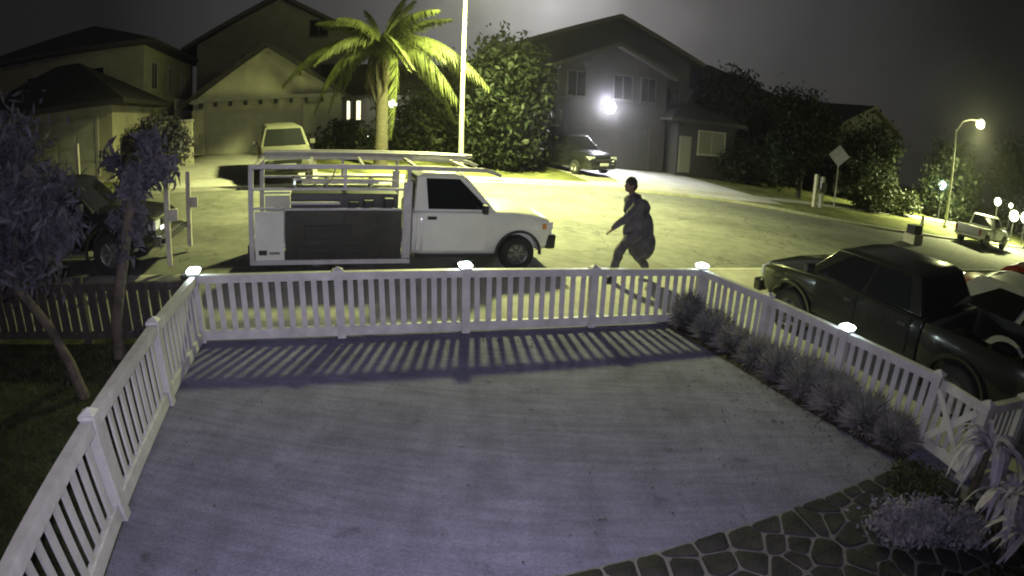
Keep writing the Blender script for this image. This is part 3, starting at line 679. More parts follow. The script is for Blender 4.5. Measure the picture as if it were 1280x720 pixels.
def window(t, x, z, w_, h, y=0, pane=glass_m, fm=trim_m, side=False, mull=1):
    """front wall window at (x,z) lower left; side=True: on a +x side wall at x=y, running along y"""
    def B(mb, a0, a1, d0, d1, z0, z1): return mb.box(d0, d1, a0, a1, z0, z1) if side else mb.box(a0, a1, -d1, -d0, z0, z1)
    y0 = y if side else -y
    f = MB(); fw = .07
    B(f, x-fw, x+w_+fw, y0, y0+.06, z-fw, z); B(f, x-fw, x+w_+fw, y0, y0+.06, z+h, z+h+fw); B(f, x-fw, x, y0, y0+.06, z+.001, z+h-.001); B(f, x+w_, x+w_+fw, y0, y0+.06, z+.001, z+h-.001)
    for k in range(mull): xm = x+w_*(k+1)/(mull+1); B(f, xm-.02, xm+.02, y0+.002, y0+.045, z+.001, z+h-.001)
    fo = f.build('window', fm, t)
    for k in range(mull+1):
        a0 = x+w_*k/(mull+1)+(.02 if k else 0); a1 = x+w_*(k+1)/(mull+1)-(.02 if k < mull else 0)
        B(MB(), a0, a1, y0+.004, y0+.012, z, z+h).build('pane', pane, fo)
    B(MB(), x-.12, x+w_+.12, y0, y0+.10, z-.13, z-.071).build('sill', fm, fo)
def gable(t, x0, x1, y0, y1, ze, zp, axis='y', ov=.5, th=.18, m=roof_m, name='roof', wall=None):
    """ridge runs along `axis`"""
    if axis == 'y':
        xm = (x0+x1)/2; k = (zp-ze)/(xm-x0); e = ze-k*ov
        poly = [(x0-ov, e), (xm, zp), (x1+ov, e), (x1+ov, e+th), (xm, zp+th*1.1), (x0-ov, e+th)]
        o = MB().prism(poly, y0-ov, y1+ov, 'y').build(name, m, t)
        if wall:
            MB().prism([(x0+.001, ze-.01), (x1-.001, ze-.01), (xm, zp-.02)], y0+.001, y1-.001, 'y').build('gable_wall', wall, t)
            for s in (-1, 1):
                xe = xm+s*(xm-x0+ov); MB().prism([(xm, zp-.03), (xe, e-.03), (xe, e+th+.02), (xm, zp+th*1.1+.02)], y0-ov-.04, y0-ov-.005, 'y').build('barge_board', trim_d, o)
    else:
        ym = (y0+y1)/2; k = (zp-ze)/(ym-y0); e = ze-k*ov
        poly = [(y0-ov, e), (ym, zp), (y1+ov, e), (y1+ov, e+th), (ym, zp+th*1.1), (y0-ov, e+th)]
        o = MB().prism(poly, x0-ov, x1+ov, 'x').build(name, m, t)
        if wall: MB().prism([(y0+.001, ze-.01), (y1-.001, ze-.01), (ym, zp-.02)], x0+.001, x1-.001, 'x').build('gable_wall', wall, t)
    return o
def hip(t, x0, x1, y0, y1, ze, zp, ov=.5, m=roof_m, th=.16):
    a = [(x0-ov, y0-ov), (x1+ov, y0-ov), (x1+ov, y1+ov), (x0-ov, y1+ov)]
    W_, D_ = x1-x0, y1-y0
    if W_ >= D_: r = [((x0+D_/2), (y0+y1)/2), ((x1-D_/2), (y0+y1)/2)]
    else: r = [((x0+x1)/2, y0+W_/2), ((x0+x1)/2, y1-W_/2)]
    vs = [(x, y, ze) for x, y in a]+[(x, y, ze+th) for x, y in a]+[(x, y, zp) for x, y in r]
    if W_ >= D_: top = [(4, 5, 9, 8), (5, 6, 9), (6, 7, 8, 9), (7, 4, 8)]
    else: top = [(4, 5, 8), (5, 6, 9, 8), (6, 7, 9), (7, 4, 8, 9)]
    o = MB().add(vs, [(0, 3, 2, 1), (0, 1, 5, 4), (1, 2, 6, 5), (2, 3, 7, 6), (3, 0, 4, 7)]+top).build('roof', m, t)
    MB().box(x0-ov-.03, x1+ov+.03, y0-ov-.06, y0-ov-.004, ze-.02, ze+th+.01).build('gutter', trim_d, o)
    return o
def garage_door(t, x0, x1, z0, h, y, m=door_p, rows=4, cols=4):
    d_ = MB().box(x0, x1, y-.03, y-.004, z0, z0+h).build('garage_door', m, t)
    for i in range(rows):
        for j in range(cols):
            a, b = x0+(x1-x0)*j/cols+.06, x0+(x1-x0)*(j+1)/cols-.06; c, e_ = z0+h*i/rows+.05, z0+h*(i+1)/rows-.05
            MB().box(a, b, y-.045, y-.031, c, e_).build('panel', m, d_)
    MB().box(x0-.12, x0-.002, y-.06, y-.003, z0, z0+h+.12).build('door_trim', trim_m if m is door_p else trim_d, t)
    MB().box(x1+.002, x1+.12, y-.06, y-.003, z0, z0+h+.12).build('door_trim', trim_m if m is door_p else trim_d, t)

# House A, far left: two storeys with a hipped garage in front
zA = FARZ(-9, 18)-.1
A_ = house('olive two-storey house with a hipped garage at the far left', -6.7, 18.8, zA)
MB().box(-9, 0, 0, 10, -.3, 5.35).build('wall', stucco_a, A_); hip(A_, -9, 0, 0, 10, 5.3, 7.4, .7)
MB().box(-5.8, .4, -5.1, -.002, -.3, 2.5).build('garage_wall', stucco_a, A_); hip(A_, -5.8, .4, -5.1, 0, 2.45, 4.5, .75)
garage_door(A_, -5.3, -.3, -.05, 2.1, -5.1, cols=6)
window(A_, -3.2, 3.5, 1.2, 1.0); window(A_, -6.2, 3.5, 1.2, 1.0); window(A_, 1.2, 3.4, .9, 1.2, 0.0, side=True); window(A_, 4.2, 3.4, .7, 1.2, 0.0, side=True); window(A_, 7.0, 3.4, .7, 1.1, 0.0, side=True, pane=mat('pale_blind', (.22, .22, .19), .6, var=.05))
MB().box(.002, .9, 2.5, 6.2, 1.9, 2.05).build('balcony', trim_m, A_)
for k in range(10): MB().box(.82, .86, 2.55+k*.38, 2.60+k*.38, 2.051, 2.9).build('baluster', trim_m, A_)
# pale garden wall between the houses
gw = thing('garden_wall', 'pale block wall panel between the olive house and the gabled garage', 'wall', S(-6.0, 17.2, FARZ(-6, 17.2)-.05), (0, 0, ANG))
MB().box(0, 2.0, 0, .2, -.2, 1.75).build('wall_panel', stucco_b, gw); MB().box(-.05, 2.05, -.04, .24, 1.751, 1.85).build('coping', trim_m, gw); MB().box(-.16, -.002, -.05, .25, -.2, 1.95).build('pier', trim_m, gw)

# House B: big gabled garage and a taller block behind
zB = FARZ(-2, 21.3)-.05
B_ = house('cream house with a wide gabled garage behind the truck rack', -4.9, 21.3, zB)
MB().box(0, 7.4, 0, 6, -.3, 2.75).build('garage_wall', stucco_b, B_); gable(B_, 0, 7.4, 0, 6, 2.75, 5.2, 'y', .55, wall=stucco_b)
MB().box(-.1, 7.5, -.40, -.004, 2.62, 2.80).build('fascia', trim_m, B_)
garage_door(B_, .7, 5.4, 0, 2.15, 0, cols=6)
for k in range(9): MB().box(.35+k*.75, .50+k*.75, -.34, -.005, 2.40, 2.615).build('corbel', trim_d, B_)
MB().box(.02, .58, -.35, -.005, -.3, 2.3).build('pier', stucco_b, B_); MB().box(5.52, 6.1, -.35, -.005, -.3, 2.3).build('pier', stucco_b, B_)
MB().box(-1.2, 8.6, 6.002, 14, -.3, 6.4).build('wall', mat('stucco_upper', (.26, .25, .20), .9, var=.1, wear=.15), B_); gable(B_, -1.2, 8.6, 6.002, 14, 6.4, 8.9, 'y', .8, wall=mat('stucco_upper', (.26, .25, .20)))
window(B_, 1.6, 4.35, 1.1, 1.2, 6.0, fm=trim_d); window(B_, 5.6, 6.6, 1.0, .9, 6.0, fm=trim_d)

# House F behind the palm: dark, with porch light and lit windows
zF = FARZ(6, 24)-.1
F_ = house('dark house behind the palm with a glowing porch lamp and lit windows', 2.2, 23.2, zF)
MB().box(-.2, 9, 0, 8, -.3, 3.1).build('wall', stucco_d, F_); gable(F_, -.2, 9, 0, 8, 3.1, 4.9, 'x', .6, wall=stucco_d)
window(F_, .62, 1.75, .16, 1.0, pane=winlit, fm=trim_d, mull=0); window(F_, 1.12, 1.75, .22, 1.0, pane=winlit, fm=trim_d, mull=0); window(F_, 4.1, 2.0, .5, .6, pane=mat('dim_blind', (.45, .42, .25), .6, var=.1), fm=trim_d)
MB().box(2.3, 3.2, -.05, -.004, 0, 2.05).build('door', trim_d, F_)
pl = thing('porch_lamp', 'round glowing porch lamp beside the palm trunk', 'lamp', S(5.15, 22.5, zF+2.55), (0, 0, ANG))
MB().ball((0, 0, 0), .21, 14, 10).build('globe', emit('globe', (1, .97, .75), 9), pl, smooth=True); MB().tube([(0, 0, -.21), (0, .25, -.35), (0, .69, -.35)], .03, 6).build('bracket', blackpl, pl)
lamp('bulb', pl, (0, -.35, 0), 90, (1, .95, .7), .1)
def small_lamp(u, v, z, r, label, col=(1, .98, .9), st=10, watts=0, post=True, gz=None):
    t = thing('yard_lamp', label, 'lamp', S(u, v, z), (0, 0, ANG))
    MB().ball((0, 0, 0), (r, r, r*1.1), 12, 8).build('globe', emit('lampglow_%s_%s' % (str(col), st), col, st), t, smooth=True)
    MB().tube([(0, 0, r*1.05), (0, 0, r*1.3)], [r*.9, r*.2], 10).build('lamp_cap', blackpl, t)
    if post: MB().tube([(0, 0, -r), (0, 0, (gz if gz is not None else FARZ(u, v))-z-.05)], .05, 8).build('post', blackpl, t)
    if watts: lamp('bulb', t, (0, -r-.12, 0), watts, col, r)
    return t
small_lamp(3.78, 20.0, 2.17, .10, 'small white garden light left of the palm trunk', (1, 1, 1), 4)
small_lamp(25.7, 24, 1.88, .20, 'greenish white lamp near the ground right of the grey gabled house', (.85, 1, .92), 12, 60)
small_lamp(40.9, 14, 1.7, .28, 'blue-white lamp beside the far street lamp pole', (.7, 1, 1), 10, 80)
small_lamp(44.0, 10.5, 1.35, .26, 'small bright lamp just above the far white pickup', (1, 1, .75), 12, 60)
small_lamp(47.0, 10.5, 1.20, .17, 'dim small lamp right above the far white pickup', (1, 1, .8), 8, 0)
small_lamp(42.0, 8.2, .75, .34, 'left of the two glaring lamps at the right edge', (1, 1, .72), 14, 120)
small_lamp(44.6, 8.2, .72, .36, 'right of the two glaring lamps at the right edge', (1, 1, .72), 14, 120)

# House C, the grey gabled house with the flood lamp
zC = FARZ(17, 20.9)-.02
C_ = house('grey two-storey gabled house with a glaring lamp over its garage', 11.8, 20.95, zC)
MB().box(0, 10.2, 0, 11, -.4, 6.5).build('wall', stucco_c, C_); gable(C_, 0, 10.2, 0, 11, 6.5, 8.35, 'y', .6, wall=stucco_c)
MB().box(1.3, 8.0, -.9, -.002, -.3, 5.3).build('bay_wall', stucco_c, C_)
gable(C_, 1.3, 8.0, -.9, 0, 5.3, 6.6, 'y', .45, wall=stucco_c, name='bay_roof')
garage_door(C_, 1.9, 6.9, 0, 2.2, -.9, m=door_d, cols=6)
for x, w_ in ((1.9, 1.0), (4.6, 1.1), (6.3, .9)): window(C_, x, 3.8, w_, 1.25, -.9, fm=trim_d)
window(C_, 8.5, 3.6, .9, 1.2, fm=trim_d)
MB().box(8.4, 12.6, -1.6, -.0025, -.3, 2.9).build('entry_wall', stucco_c, C_); hip(C_, 8.1, 12.6, -1.6, 2.0, 2.85, 4.1, .45)
window(C_, 9.9, 1.15, 1.9, 1.25, -1.6, pane=mat('pale_blind', (.22, .22, .19), .6, var=.05), fm=trim_m)
dd_ = MB().box(8.55, 9.35, -1.65, -1.604, 0, 2.05).build('door', mat('pale_door', (.25, .245, .22), .6, var=.06), C_); MB().ball((9.25, -1.68, 1.0), .035).build('handle', chrome, dd_, smooth=True)
fl = thing('wall_lamp', 'glaring white flood lamp on the wall of the grey gabled house', 'lamp', S(16.0, 20.0, 3.92), (0, 0, ANG))
MB().ball((0, -.34, 0), (.30, .26, .30), 16, 10).build('bulb_glass', emit('flood', (.95, .97, 1.0), 60), fl, smooth=True)  # glowing ball enlarged to stand for the glare
MB().box(-.16, .16, -.07, .04, -.14, .14).build('back_plate', blackpl, fl); lamp('bulb', fl, (0, -.72, -.02), 2600, (.90, .90, 1.0), .15, 'SPOT', R(160), (-R(50), 0, 0)); lamp('glow', fl, (0, -.34, .44), 95, (.80, .80, 1.0), .12)  # second point light added to throw a halo on the wall

# House D: dark hipped house among the trees, right of C
zD = FARZ(30, 26)-.1
D_ = house('dark hipped house hidden among black trees right of the gabled house', 25.2, 27, zD)
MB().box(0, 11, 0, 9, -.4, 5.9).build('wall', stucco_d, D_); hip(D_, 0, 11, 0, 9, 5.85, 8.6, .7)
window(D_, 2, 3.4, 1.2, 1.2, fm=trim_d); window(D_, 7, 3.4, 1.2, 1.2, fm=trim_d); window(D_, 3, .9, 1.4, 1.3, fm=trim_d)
# House E further down
zE = FARZ(40, 21)-.1
E_ = house('dim house behind the diamond sign further down the street', 36.2, 21, zE)
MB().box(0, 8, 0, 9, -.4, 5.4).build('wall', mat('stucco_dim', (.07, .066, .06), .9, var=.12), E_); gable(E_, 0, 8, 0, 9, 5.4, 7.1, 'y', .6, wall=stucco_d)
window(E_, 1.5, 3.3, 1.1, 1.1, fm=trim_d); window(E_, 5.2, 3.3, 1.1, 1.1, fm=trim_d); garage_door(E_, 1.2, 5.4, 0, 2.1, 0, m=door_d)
# pale roofed house at the right edge
zH = -2.4
H_ = house('pale single-storey house cut off by the right edge', 46, 1.0, zH, -.0)
MB().box(0, 10, -6, 4.6, -.6, 2.9).build('wall', mat('stucco_pale', (.42, .42, .40), .9, var=.08), H_); gable(H_, 0, 10, -6, 4.6, 2.9, 4.5, 'y', .6, m=mat('pale_metal_roof', (.35, .35, .36), .5, var=.1), wall=stucco_b)
window(H_, 1.0, .9, 1.3, 1.2, -6)

# ------------------------------------------------------------------ street furniture across the road
wood_p = mat('pale_posts', (.60, .58, .44), .75, var=.1, scale=4)
hp = thing('timber_posts', 'pair of pale timber posts joined by a bar at the far kerb', 'posts', S(24.1, 12.3, FARZ(24.1, 12.3)), (0, 0, ANG))
MB().box(-.09, .09, -.09, .09, -.1, 1.65).build('post', wood_p, hp, bevel=.01); MB().box(.42, .60, -.09, .09, -.1, 1.55).build('post', wood_p, hp, bevel=.01)
MB().box(.092, .50, -.10, -.06, .68, .92).build('cross_bar', wood_p, hp); MB().box(.30, .62, -.22, -.105, .78, 1.28).build('letter_box', blackpl, hp, bevel=.02)
sg = thing('road_sign', 'grey diamond road sign on a thin post near the lit tree', 'sign', S(26.5, 12.9, FARZ(26.5, 12.9)), (0, 0, ANG-.8))
MB().tube([(0, 0, -.1), (0, 0, 3.3)], .035, 8).build('post', rack_m, sg)
MB().prism([(0, 2.2), (.58, 2.78), (0, 3.36), (-.58, 2.78)], -.05, -.036, 'y').build('sign_plate', mat('sign_back', (.62, .62, .64), .45, .2, var=.08), sg)
bx = thing('utility_box', 'small pale utility box with a marker post at the road edge', 'utility box', S(24.6, 6.4, ZR(24.6, 6.4)), (0, 0, ANG))
MB().box(-.45, .35, -.3, .3, -.05, .42).build('box_base', wood_p, bx, bevel=.02); MB().box(-.38, .28, -.24, .24, .421, .80).build('box_door', blackpl, bx, bevel=.02); MB().box(.50, .62, -.06, .06, -.05, 1.2).build('marker_post', wood_p, bx)
yp = thing('marker_post', 'bright yellow-green lit post among the purple foliage at left', 'post', S(-5.0, 7.6, ZR(-5.0, 7.6)), (0, 0, ANG))
MB().box(-.05, .05, -.05, .05, -.05, 1.95).build('post', pale, yp); MB().box(-.28, -.052, -.04, .04, .75, 1.1).build('bracket', pale, yp)

# ------------------------------------------------------------------ plants
def leafmat(n, c, tr=.25, var=.35, rough=.6): return mat(n, c, rough, var=var, scale=3, trans=tr, spec=.3)
leaf_dark = leafmat('leaf_dark', (.035, .045, .02)); leaf_mid = leafmat('leaf_mid', (.024, .036, .013)); leaf_palm = leafmat('leaf_palm', (.085, .10, .03), .35)
leaf_purple = leafmat('leaf_purple', (.10, .094, .125)); leaf_shrub = leafmat('leaf_shrub', (.21, .205, .215)); leaf_pale = leafmat('leaf_pale', (.52, .47, .60), .25, .25); bark = mat('bark', (.10, .085, .065), .95, var=.3, scale=6, bump=1, bscale=15)
bark_palm = mat('bark_palm', (.055, .048, .033), .95, var=.3, scale=5, bump=1, bscale=10, stretch=(1, 1, 4))
def leaves(mb, c, rad, n, size, r, shell=.55, aspect=.45, clumps=0, droop=0):
    cl = []
    for k in range(clumps):
        while True:
            p = Vector((r.gauss(0, 1), r.gauss(0, 1), r.gauss(0, 1)))
            if p.length > .1: break
        p.normalize(); p *= r.uniform(shell, 1.0)**.5; cl.append((p, r.uniform(.14, .30)))
    V = []; Fc = []
    for i in range(n):
        if cl:
            cc, s = cl[r.randrange(len(cl))]; p = cc + Vector((r.gauss(0, s), r.gauss(0, s), r.gauss(0, s)))
        else:
            p = Vector((r.gauss(0, 1), r.gauss(0, 1), r.gauss(0, 1))).normalized()*(shell+(1-shell)*r.random())
        P = Vector((c[0]+p.x*rad[0], c[1]+p.y*rad[1], c[2]+p.z*rad[2]))
        a = Vector((r.gauss(0, 1), r.gauss(0, 1), r.gauss(0, 1)-droop)).normalized(); b = a.cross(Vector((r.gauss(0, 1), r.gauss(0, 1), r.gauss(0, 1)))).normalized()
        s = size*r.uniform(.6, 1.4); o = len(V)
        V += [P-a*s*.5, P+b*s*aspect*.5, P+a*s*.5, P-b*s*aspect*.5]; Fc.append((o, o+1, o+2, o+3))
    mb.add(V, Fc)
def nbuild(mb, name, m, parent, **k):                               # leaf meshes: no normal recalculation
    me = bpy.data.meshes.new(name); me.from_pydata(mb.v, [], mb.f); me.materials.append(m)
    return link(name, me, parent, k.get('loc'), k.get('rz'))
def tree(label, u, v, zb, trunk, blobs, m, nleaf=6000, size=.22, seed=1, group=None, name='tree', cat='tree', clumps=26, tr=.14, shell=.5):
    r = random.Random(seed); t = thing(name, label, cat, S(u, v, zb), (0, 0, ANG), group)
    mb = MB(); tops = [b[0] for b in blobs]; h = trunk
    mb.tube([(0, 0, -.1), (.04, .02, h*.5), (-.02, .03, h)], [tr*1.25, tr, tr*.8], 8)
    for c in tops:
        mb.tube([(-.02, .03, h), ((c[0])*.45, c[1]*.45+.03, h+(c[2]-h)*.5), (c[0]*.9, c[1]*.9, c[2])], [tr*.7, tr*.45, tr*.15], 6)
    mb.build('trunk', bark, t, smooth=True)
    lm = MB(); tot = sum(b[1][0]*b[1][1]*b[1][2] for b in blobs)**1.0
    for c, rad in blobs: leaves(lm, c, rad, int(nleaf*rad[0]*rad[1]*rad[2]/tot), size, r, shell, clumps=clumps)
    nbuild(lm, 'crown', m, t); return t
tree('dense dark bushy tree right of the street lamp pole', 9.2, 16.6, FARZ(9.6, 16.6), 1.2, [((0, 0, 2.0), (1.6, 1.4, 1.9)), ((.1, 0, 4.2), (1.45, 1.4, 1.5)), ((.2, -.3, 3.2), (1.6, 1.3, 1.4))], leafmat('leaf_hedge', (.012, .019, .008)), 15000, .26, 2, clumps=60)
tree('low black shrubbery behind the palm trunk left of the lamp pole', 6.6, 20.5, FARZ(6.6, 20.5), .5, [((0, 0, 1.5), (1.9, 1.2, 1.5)), ((1.2, .3, 2.6), (1.3, 1, 1.5))], leaf_dark, 8000, .26, 3, name='bush', cat='bush', clumps=40)
tree('black bush below the lit windows left of the palm', 2.6, 19.2, FARZ(2.6, 19.2), .3, [((0, 0, .7), (1.4, 1, .9))], leaf_dark, 3500, .22, 4, name='bush', cat='bush')
tree('dark rounded bush in front of the pale garden wall', -4.9, 15.0, FARZ(-4.9, 15), .4, [((0, 0, 1.0), (1.1, .9, 1.0)), ((-.9, 0, .8), (.9, .8, .8))], leaf_purple, 4500, .22, 41, name='bush', cat='bush')
tree('tree lit yellow-green behind the pair of timber posts', 26.0, 15.2, FARZ(26, 15.2), 2.2, [((-.3, 0, 3.2), (1.6, 1.2, 1.3)), ((.9, 0, 3.9), (1.3, 1.1, 1.2)), ((-1.2, 0, 2.0), (1.0, .9, 1.1))], leaf_mid, 8000, .28, 5, clumps=36)
tree('broad black tree right of the grey gabled house', 26.5, 22.5, FARZ(26.5, 22.5), 2.0, [((0, 0, 4.0), (2.4, 1.6, 2.6)), ((1.5, 0, 2.2), (2, 1.5, 1.8))], leaf_dark, 9000, .34, 6, clumps=40, group='black trees beside the dark hipped house')
tree('black tree mass in the middle behind the lit tree', 30.5, 21.0, FARZ(30.5, 21), 2.0, [((0, 0, 3.6), (2.4, 1.6, 2.6)), ((2, 0, 4.2), (1.9, 1.4, 2.0)), ((-.6, -.4, 1.4), (2.0, 1.2, 1.4))], leaf_dark, 9000, .34, 7, clumps=40, group='black trees beside the dark hipped house')
tree('low black bush at the foot of the dark trees beside the driveway', 24.8, 19.0, FARZ(24.8, 19), .3, [((0, 0, 1.0), (1.8, 1.2, 1.1)), ((1.6, -.5, .9), (1.4, 1, 1.0))], leaf_dark, 5000, .26, 8, name='bush', cat='bush')
tree('dark tree between the diamond sign and the far lamp pole', 36.5, 17.5, FARZ(36.5, 17.5), 2.0, [((0, 0, 3.0), (2.6, 1.6, 2.3)), ((-1.8, 0, 2.0), (1.8, 1.4, 1.8))], leafmat('leaf_hedge', (.012, .019, .008)), 8000, .34, 9, clumps=36)
tree('green tinted tree under the far street lamp', 43.0, 14.5, FARZ(43, 14.5), 2.0, [((0, 0, 3.0), (2.6, 1.6, 2.6)), ((2.4, 0, 2.6), (2.2, 1.4, 2.2))], leafmat('leaf_hedge', (.012, .019, .008)), 7000, .36, 10, clumps=36)
tree('dark tree at the right edge beyond the far lamp', 56.0, 13.0, FARZ(56, 13), 2.2, [((0, 0, 4.0), (4.5, 2.2, 3.4)), ((4, 0, 3), (4, 2, 3))], leaf_dark, 7000, .5, 11, clumps=36)
tree('hedge bush along the verge below the far dark trees', 31.0, 13.2, FARZ(31, 13.2), .3, [((0, 0, .8), (2.2, .8, .9)), ((2.6, 0, .7), (1.8, .8, .8))], leaf_dark, 5000, .24, 12, name='bush', cat='bush')

# palm across the street
def frond_mesh(L, droop, r, width=.55, n=34):
    mb = MB(); pts = []
    for i in range(n+1):
        s = i/n; pts.append(Vector((L*s*(1-.18*s*droop), 0, L*(.30*s - (.30+.62*droop)*s*s))))
    mb.tube(pts[::3]+[pts[-1]] if n % 3 else pts[::3], [.035*(1-.85*k/len(pts[::3])) for k in range(len(pts[::3])+(1 if n % 3 else 0))], 5)
    for i in range(2, n):
        s = i/n; wl = width*math.sin(math.pi*min(1, .12+s*.86))**.6
        d = (pts[i+1]-pts[i-1]).normalized()
        for sd in (-1, 1):
            ln_ = wl*r.uniform(.8, 1.15); dirv = (Vector((0, sd, 0))*r.uniform(.4, .8) + d*.5 + Vector((0, 0, -.55-.6*droop))).normalized()
            a = pts[i]; m_ = a+dirv*ln_*.55; e_ = a+dirv*ln_+Vector((0, 0, -.16*ln_)); wv = d*.048
            mb.add([a-wv, a+wv, m_+wv*1.1, e_, m_-wv*1.1], ((0, 1, 2, 4), (2, 3, 4)))
    return mb
pr = random.Random(12)
pt = thing('palm_tree', 'palm across the street with lit yellow-green fronds over the truck', 'palm tree', S(3.9, 16.0, FARZ(3.9, 16)), (0, 0, ANG))
HP = 4.6
trk = MB(); ring_pts = []; rr_ = []
for i in range(26): z = -.1+(HP+.1)*i/25; ring_pts.append((.06*math.sin(z*.7), 0, z)); rr_.append((.29-.08*i/25)*(1.05 if i % 2 else .98))
trk.tube(ring_pts, rr_, 12).build('trunk', bark_palm, pt, smooth=True)
MB().ball((.0, 0, HP+.1), (.32, .32, .5)).build('crown_shaft', leaf_palm, pt, smooth=True)
fm = [frond_mesh(3.2, .4, pr, .6), frond_mesh(4.1, .85, pr, .72), frond_mesh(3.9, 1.25, pr, .75), frond_mesh(2.8, .1, pr, .5)]
fmesh = []
for m_ in fm:
    me = bpy.data.meshes.new('frond'); me.from_pydata(m_.v, [], m_.f); me.materials.append(leaf_palm); fmesh.append(me)
for k in range(30):
    kind = [2, 1, 1, 0, 0, 3, 2, 1, 0, 1, 2][k % 11]
    o = link('frond', fmesh[kind], pt, (0, 0, HP+.25+.02*(k % 5))); a = k*2.39996+.3
    up = {0: .5, 1: .22, 2: -.05, 3: 1.05}[kind]+pr.uniform(-.1, .12)
    o.rotation_euler = (pr.uniform(-.5, .5), -up, a+pr.uniform(-.35, .35)); q = pr.uniform(.72, 1.2); o.scale = (q, q, q)

dead = bpy.data.meshes.new('dead_frond'); q_ = frond_mesh(2.2, 1.3, pr, .4, 24); dead.from_pydata(q_.v, [], q_.f); dead.materials.append(leafmat('leaf_dead', (.06, .05, .03), .15))
for k in range(11):
    o = link('dead_frond', dead, pt, (0, 0, HP-.05)); o.rotation_euler = (pr.uniform(-.3, .3), pr.uniform(.35, .8), k*2.39996); q = pr.uniform(.6, .95); o.scale = (q, q, q)

# low shrubs on the dark strip along the side fence: spiky tufts
def shrub(label, u, v, rad, seed):
    r = random.Random(seed); t = thing('shrub', label, 'shrub', S(u, v, TY(u, v)+.02), (0, 0, r.uniform(0, 6)), 'low shrubs along the side fence')
    mb = MB()
    for i in range(1100):
        th = r.uniform(0, 2*math.pi); ph = math.acos(r.uniform(.02, 1)); l = r.uniform(.6, 1.2)
        d = Vector((math.sin(ph)*math.cos(th)*rad[0], math.sin(ph)*math.sin(th)*rad[1], math.cos(ph)*rad[2]))
        tip = d*l; bs = d*r.uniform(.1, .5); sidev = d.cross(Vector((r.gauss(0, 1), r.gauss(0, 1), r.gauss(0, 1)))).normalized()*r.uniform(.006, .013)
        mid = (bs+tip)*.5+Vector((r.uniform(-.02, .02), r.uniform(-.02, .02), r.uniform(0, .03)))
        mb.add([bs-sidev*.5, bs+sidev*.5, mid+sidev, tip, mid-sidev], ((0, 1, 2, 4), (2, 3, 4)))
    leaves(mb, (0, 0, rad[2]*.42), (rad[0]*.8, rad[1]*.8, rad[2]*.5), 1300, .05, r, .3, .35)
    nbuild(mb, 'foliage', leaf_shrub, t)
    MB().tube([(0, 0, -.06), (.01, 0, rad[2]*.4)], [.03, .015], 6).build('stem', bark, t)
    return t
SH = [(7.0, -.16, (.42, .36, .56), 'rounded shrub in the far right corner of the yard'), (7.06, -.72, (.40, .40, .47), 'second low shrub from the far corner beside the side fence'), (7.1, -1.2, (.36, .38, .38), 'third shrub from the far corner, the lowest of the row'),
      (7.12, -1.68, (.36, .38, .40), 'fourth shrub from the far corner in front of the side fence'), (7.14, -2.15, (.40, .40, .47), 'fifth shrub from the far corner, left of the side fence light'), (7.16, -2.65, (.40, .42, .52), 'shrub directly below the side fence solar light'),
      (7.18, -3.15, (.40, .40, .53), 'shrub just right of the side fence solar light'), (7.22, -3.62, (.38, .40, .48), 'second shrub from the gate in front of the side fence'), (7.26, -4.05, (.32, .36, .42), 'shrub nearest the gate post at the end of the row')]
for k, (u, v, rad, lb) in enumerate(SH): shrub(lb, u, v, rad, 100+k)

# strap-leaved plants by the gate
def strap_leaf(L, w_, rise, fall, r, n=9):
    mb = MB(); row = []
    for i in range(n+1):
        s = i/n; x = L*(s*.92)*(1-.25*s*fall); z = L*(rise*s-(rise*.55+fall)*s*s); ww = w_*(math.sin(math.pi*(.12+.88*s))**.7 if s < .98 else .05)
        row.append([(x, -ww, z+.25*ww), (x, 0, z-.15*ww), (x, ww, z+.25*ww)])
    for i in range(n):
        a, b = row[i], row[i+1]; mb.add([a[0], a[1], a[2], b[0], b[1], b[2]], ((0, 1, 4, 3), (1, 2, 5, 4)))
    return mb
def strap_plant(label, u, v, seed, n, L, w_, m, zoff=0, stem=.0, name='strap_leaf_plant'):
    r = random.Random(seed); t = thing(name, label, 'plant', S(u, v, TY(u, v)+zoff), (0, 0, 0))
    ms = []
    for k in range(5):
        q = strap_leaf(L*r.uniform(.75, 1.15), w_*r.uniform(.8, 1.2), r.uniform(.7, 1.15), r.uniform(.55, 1.1), r); me = bpy.data.meshes.new('leaf'); me.from_pydata(q.v, [], q.f); me.materials.append(m)
        me.polygons.foreach_set('use_smooth', [True]*len(me.polygons)); ms.append(me)
    for k in range(n):
        o = link('leaf', ms[k % 5], t, (r.uniform(-.03, .03), r.uniform(-.03, .03), stem+r.uniform(-.04, .06))); o.rotation_euler = (r.uniform(-.35, .35), r.uniform(-.55, .45), k*2.39996+r.uniform(-.3, .3)); s = r.uniform(.75, 1.1); o.scale = (s, s, s)
    MB().tube([(0, 0, -.05), (.01, .01, stem*.6), (0, 0, stem+.02)], [.05, .045, .035], 8).build('stem', bark, t, smooth=True)
    return t
strap_plant('tall pale strap-leaved plant drooping over the gate end', 7.28, -5.22, 5, 46, .62, .034, leaf_pale, stem=.55)
strap_plant('pale drooping strap-leaved plant in the lower right corner', 7.0, -5.72, 6, 40, .60, .036, leaf_pale, stem=.34)
strap_plant('pale strap leaves at the bottom of the right edge', 6.75, -6.05, 8, 30, .5, .03, leaf_pale, stem=.22)
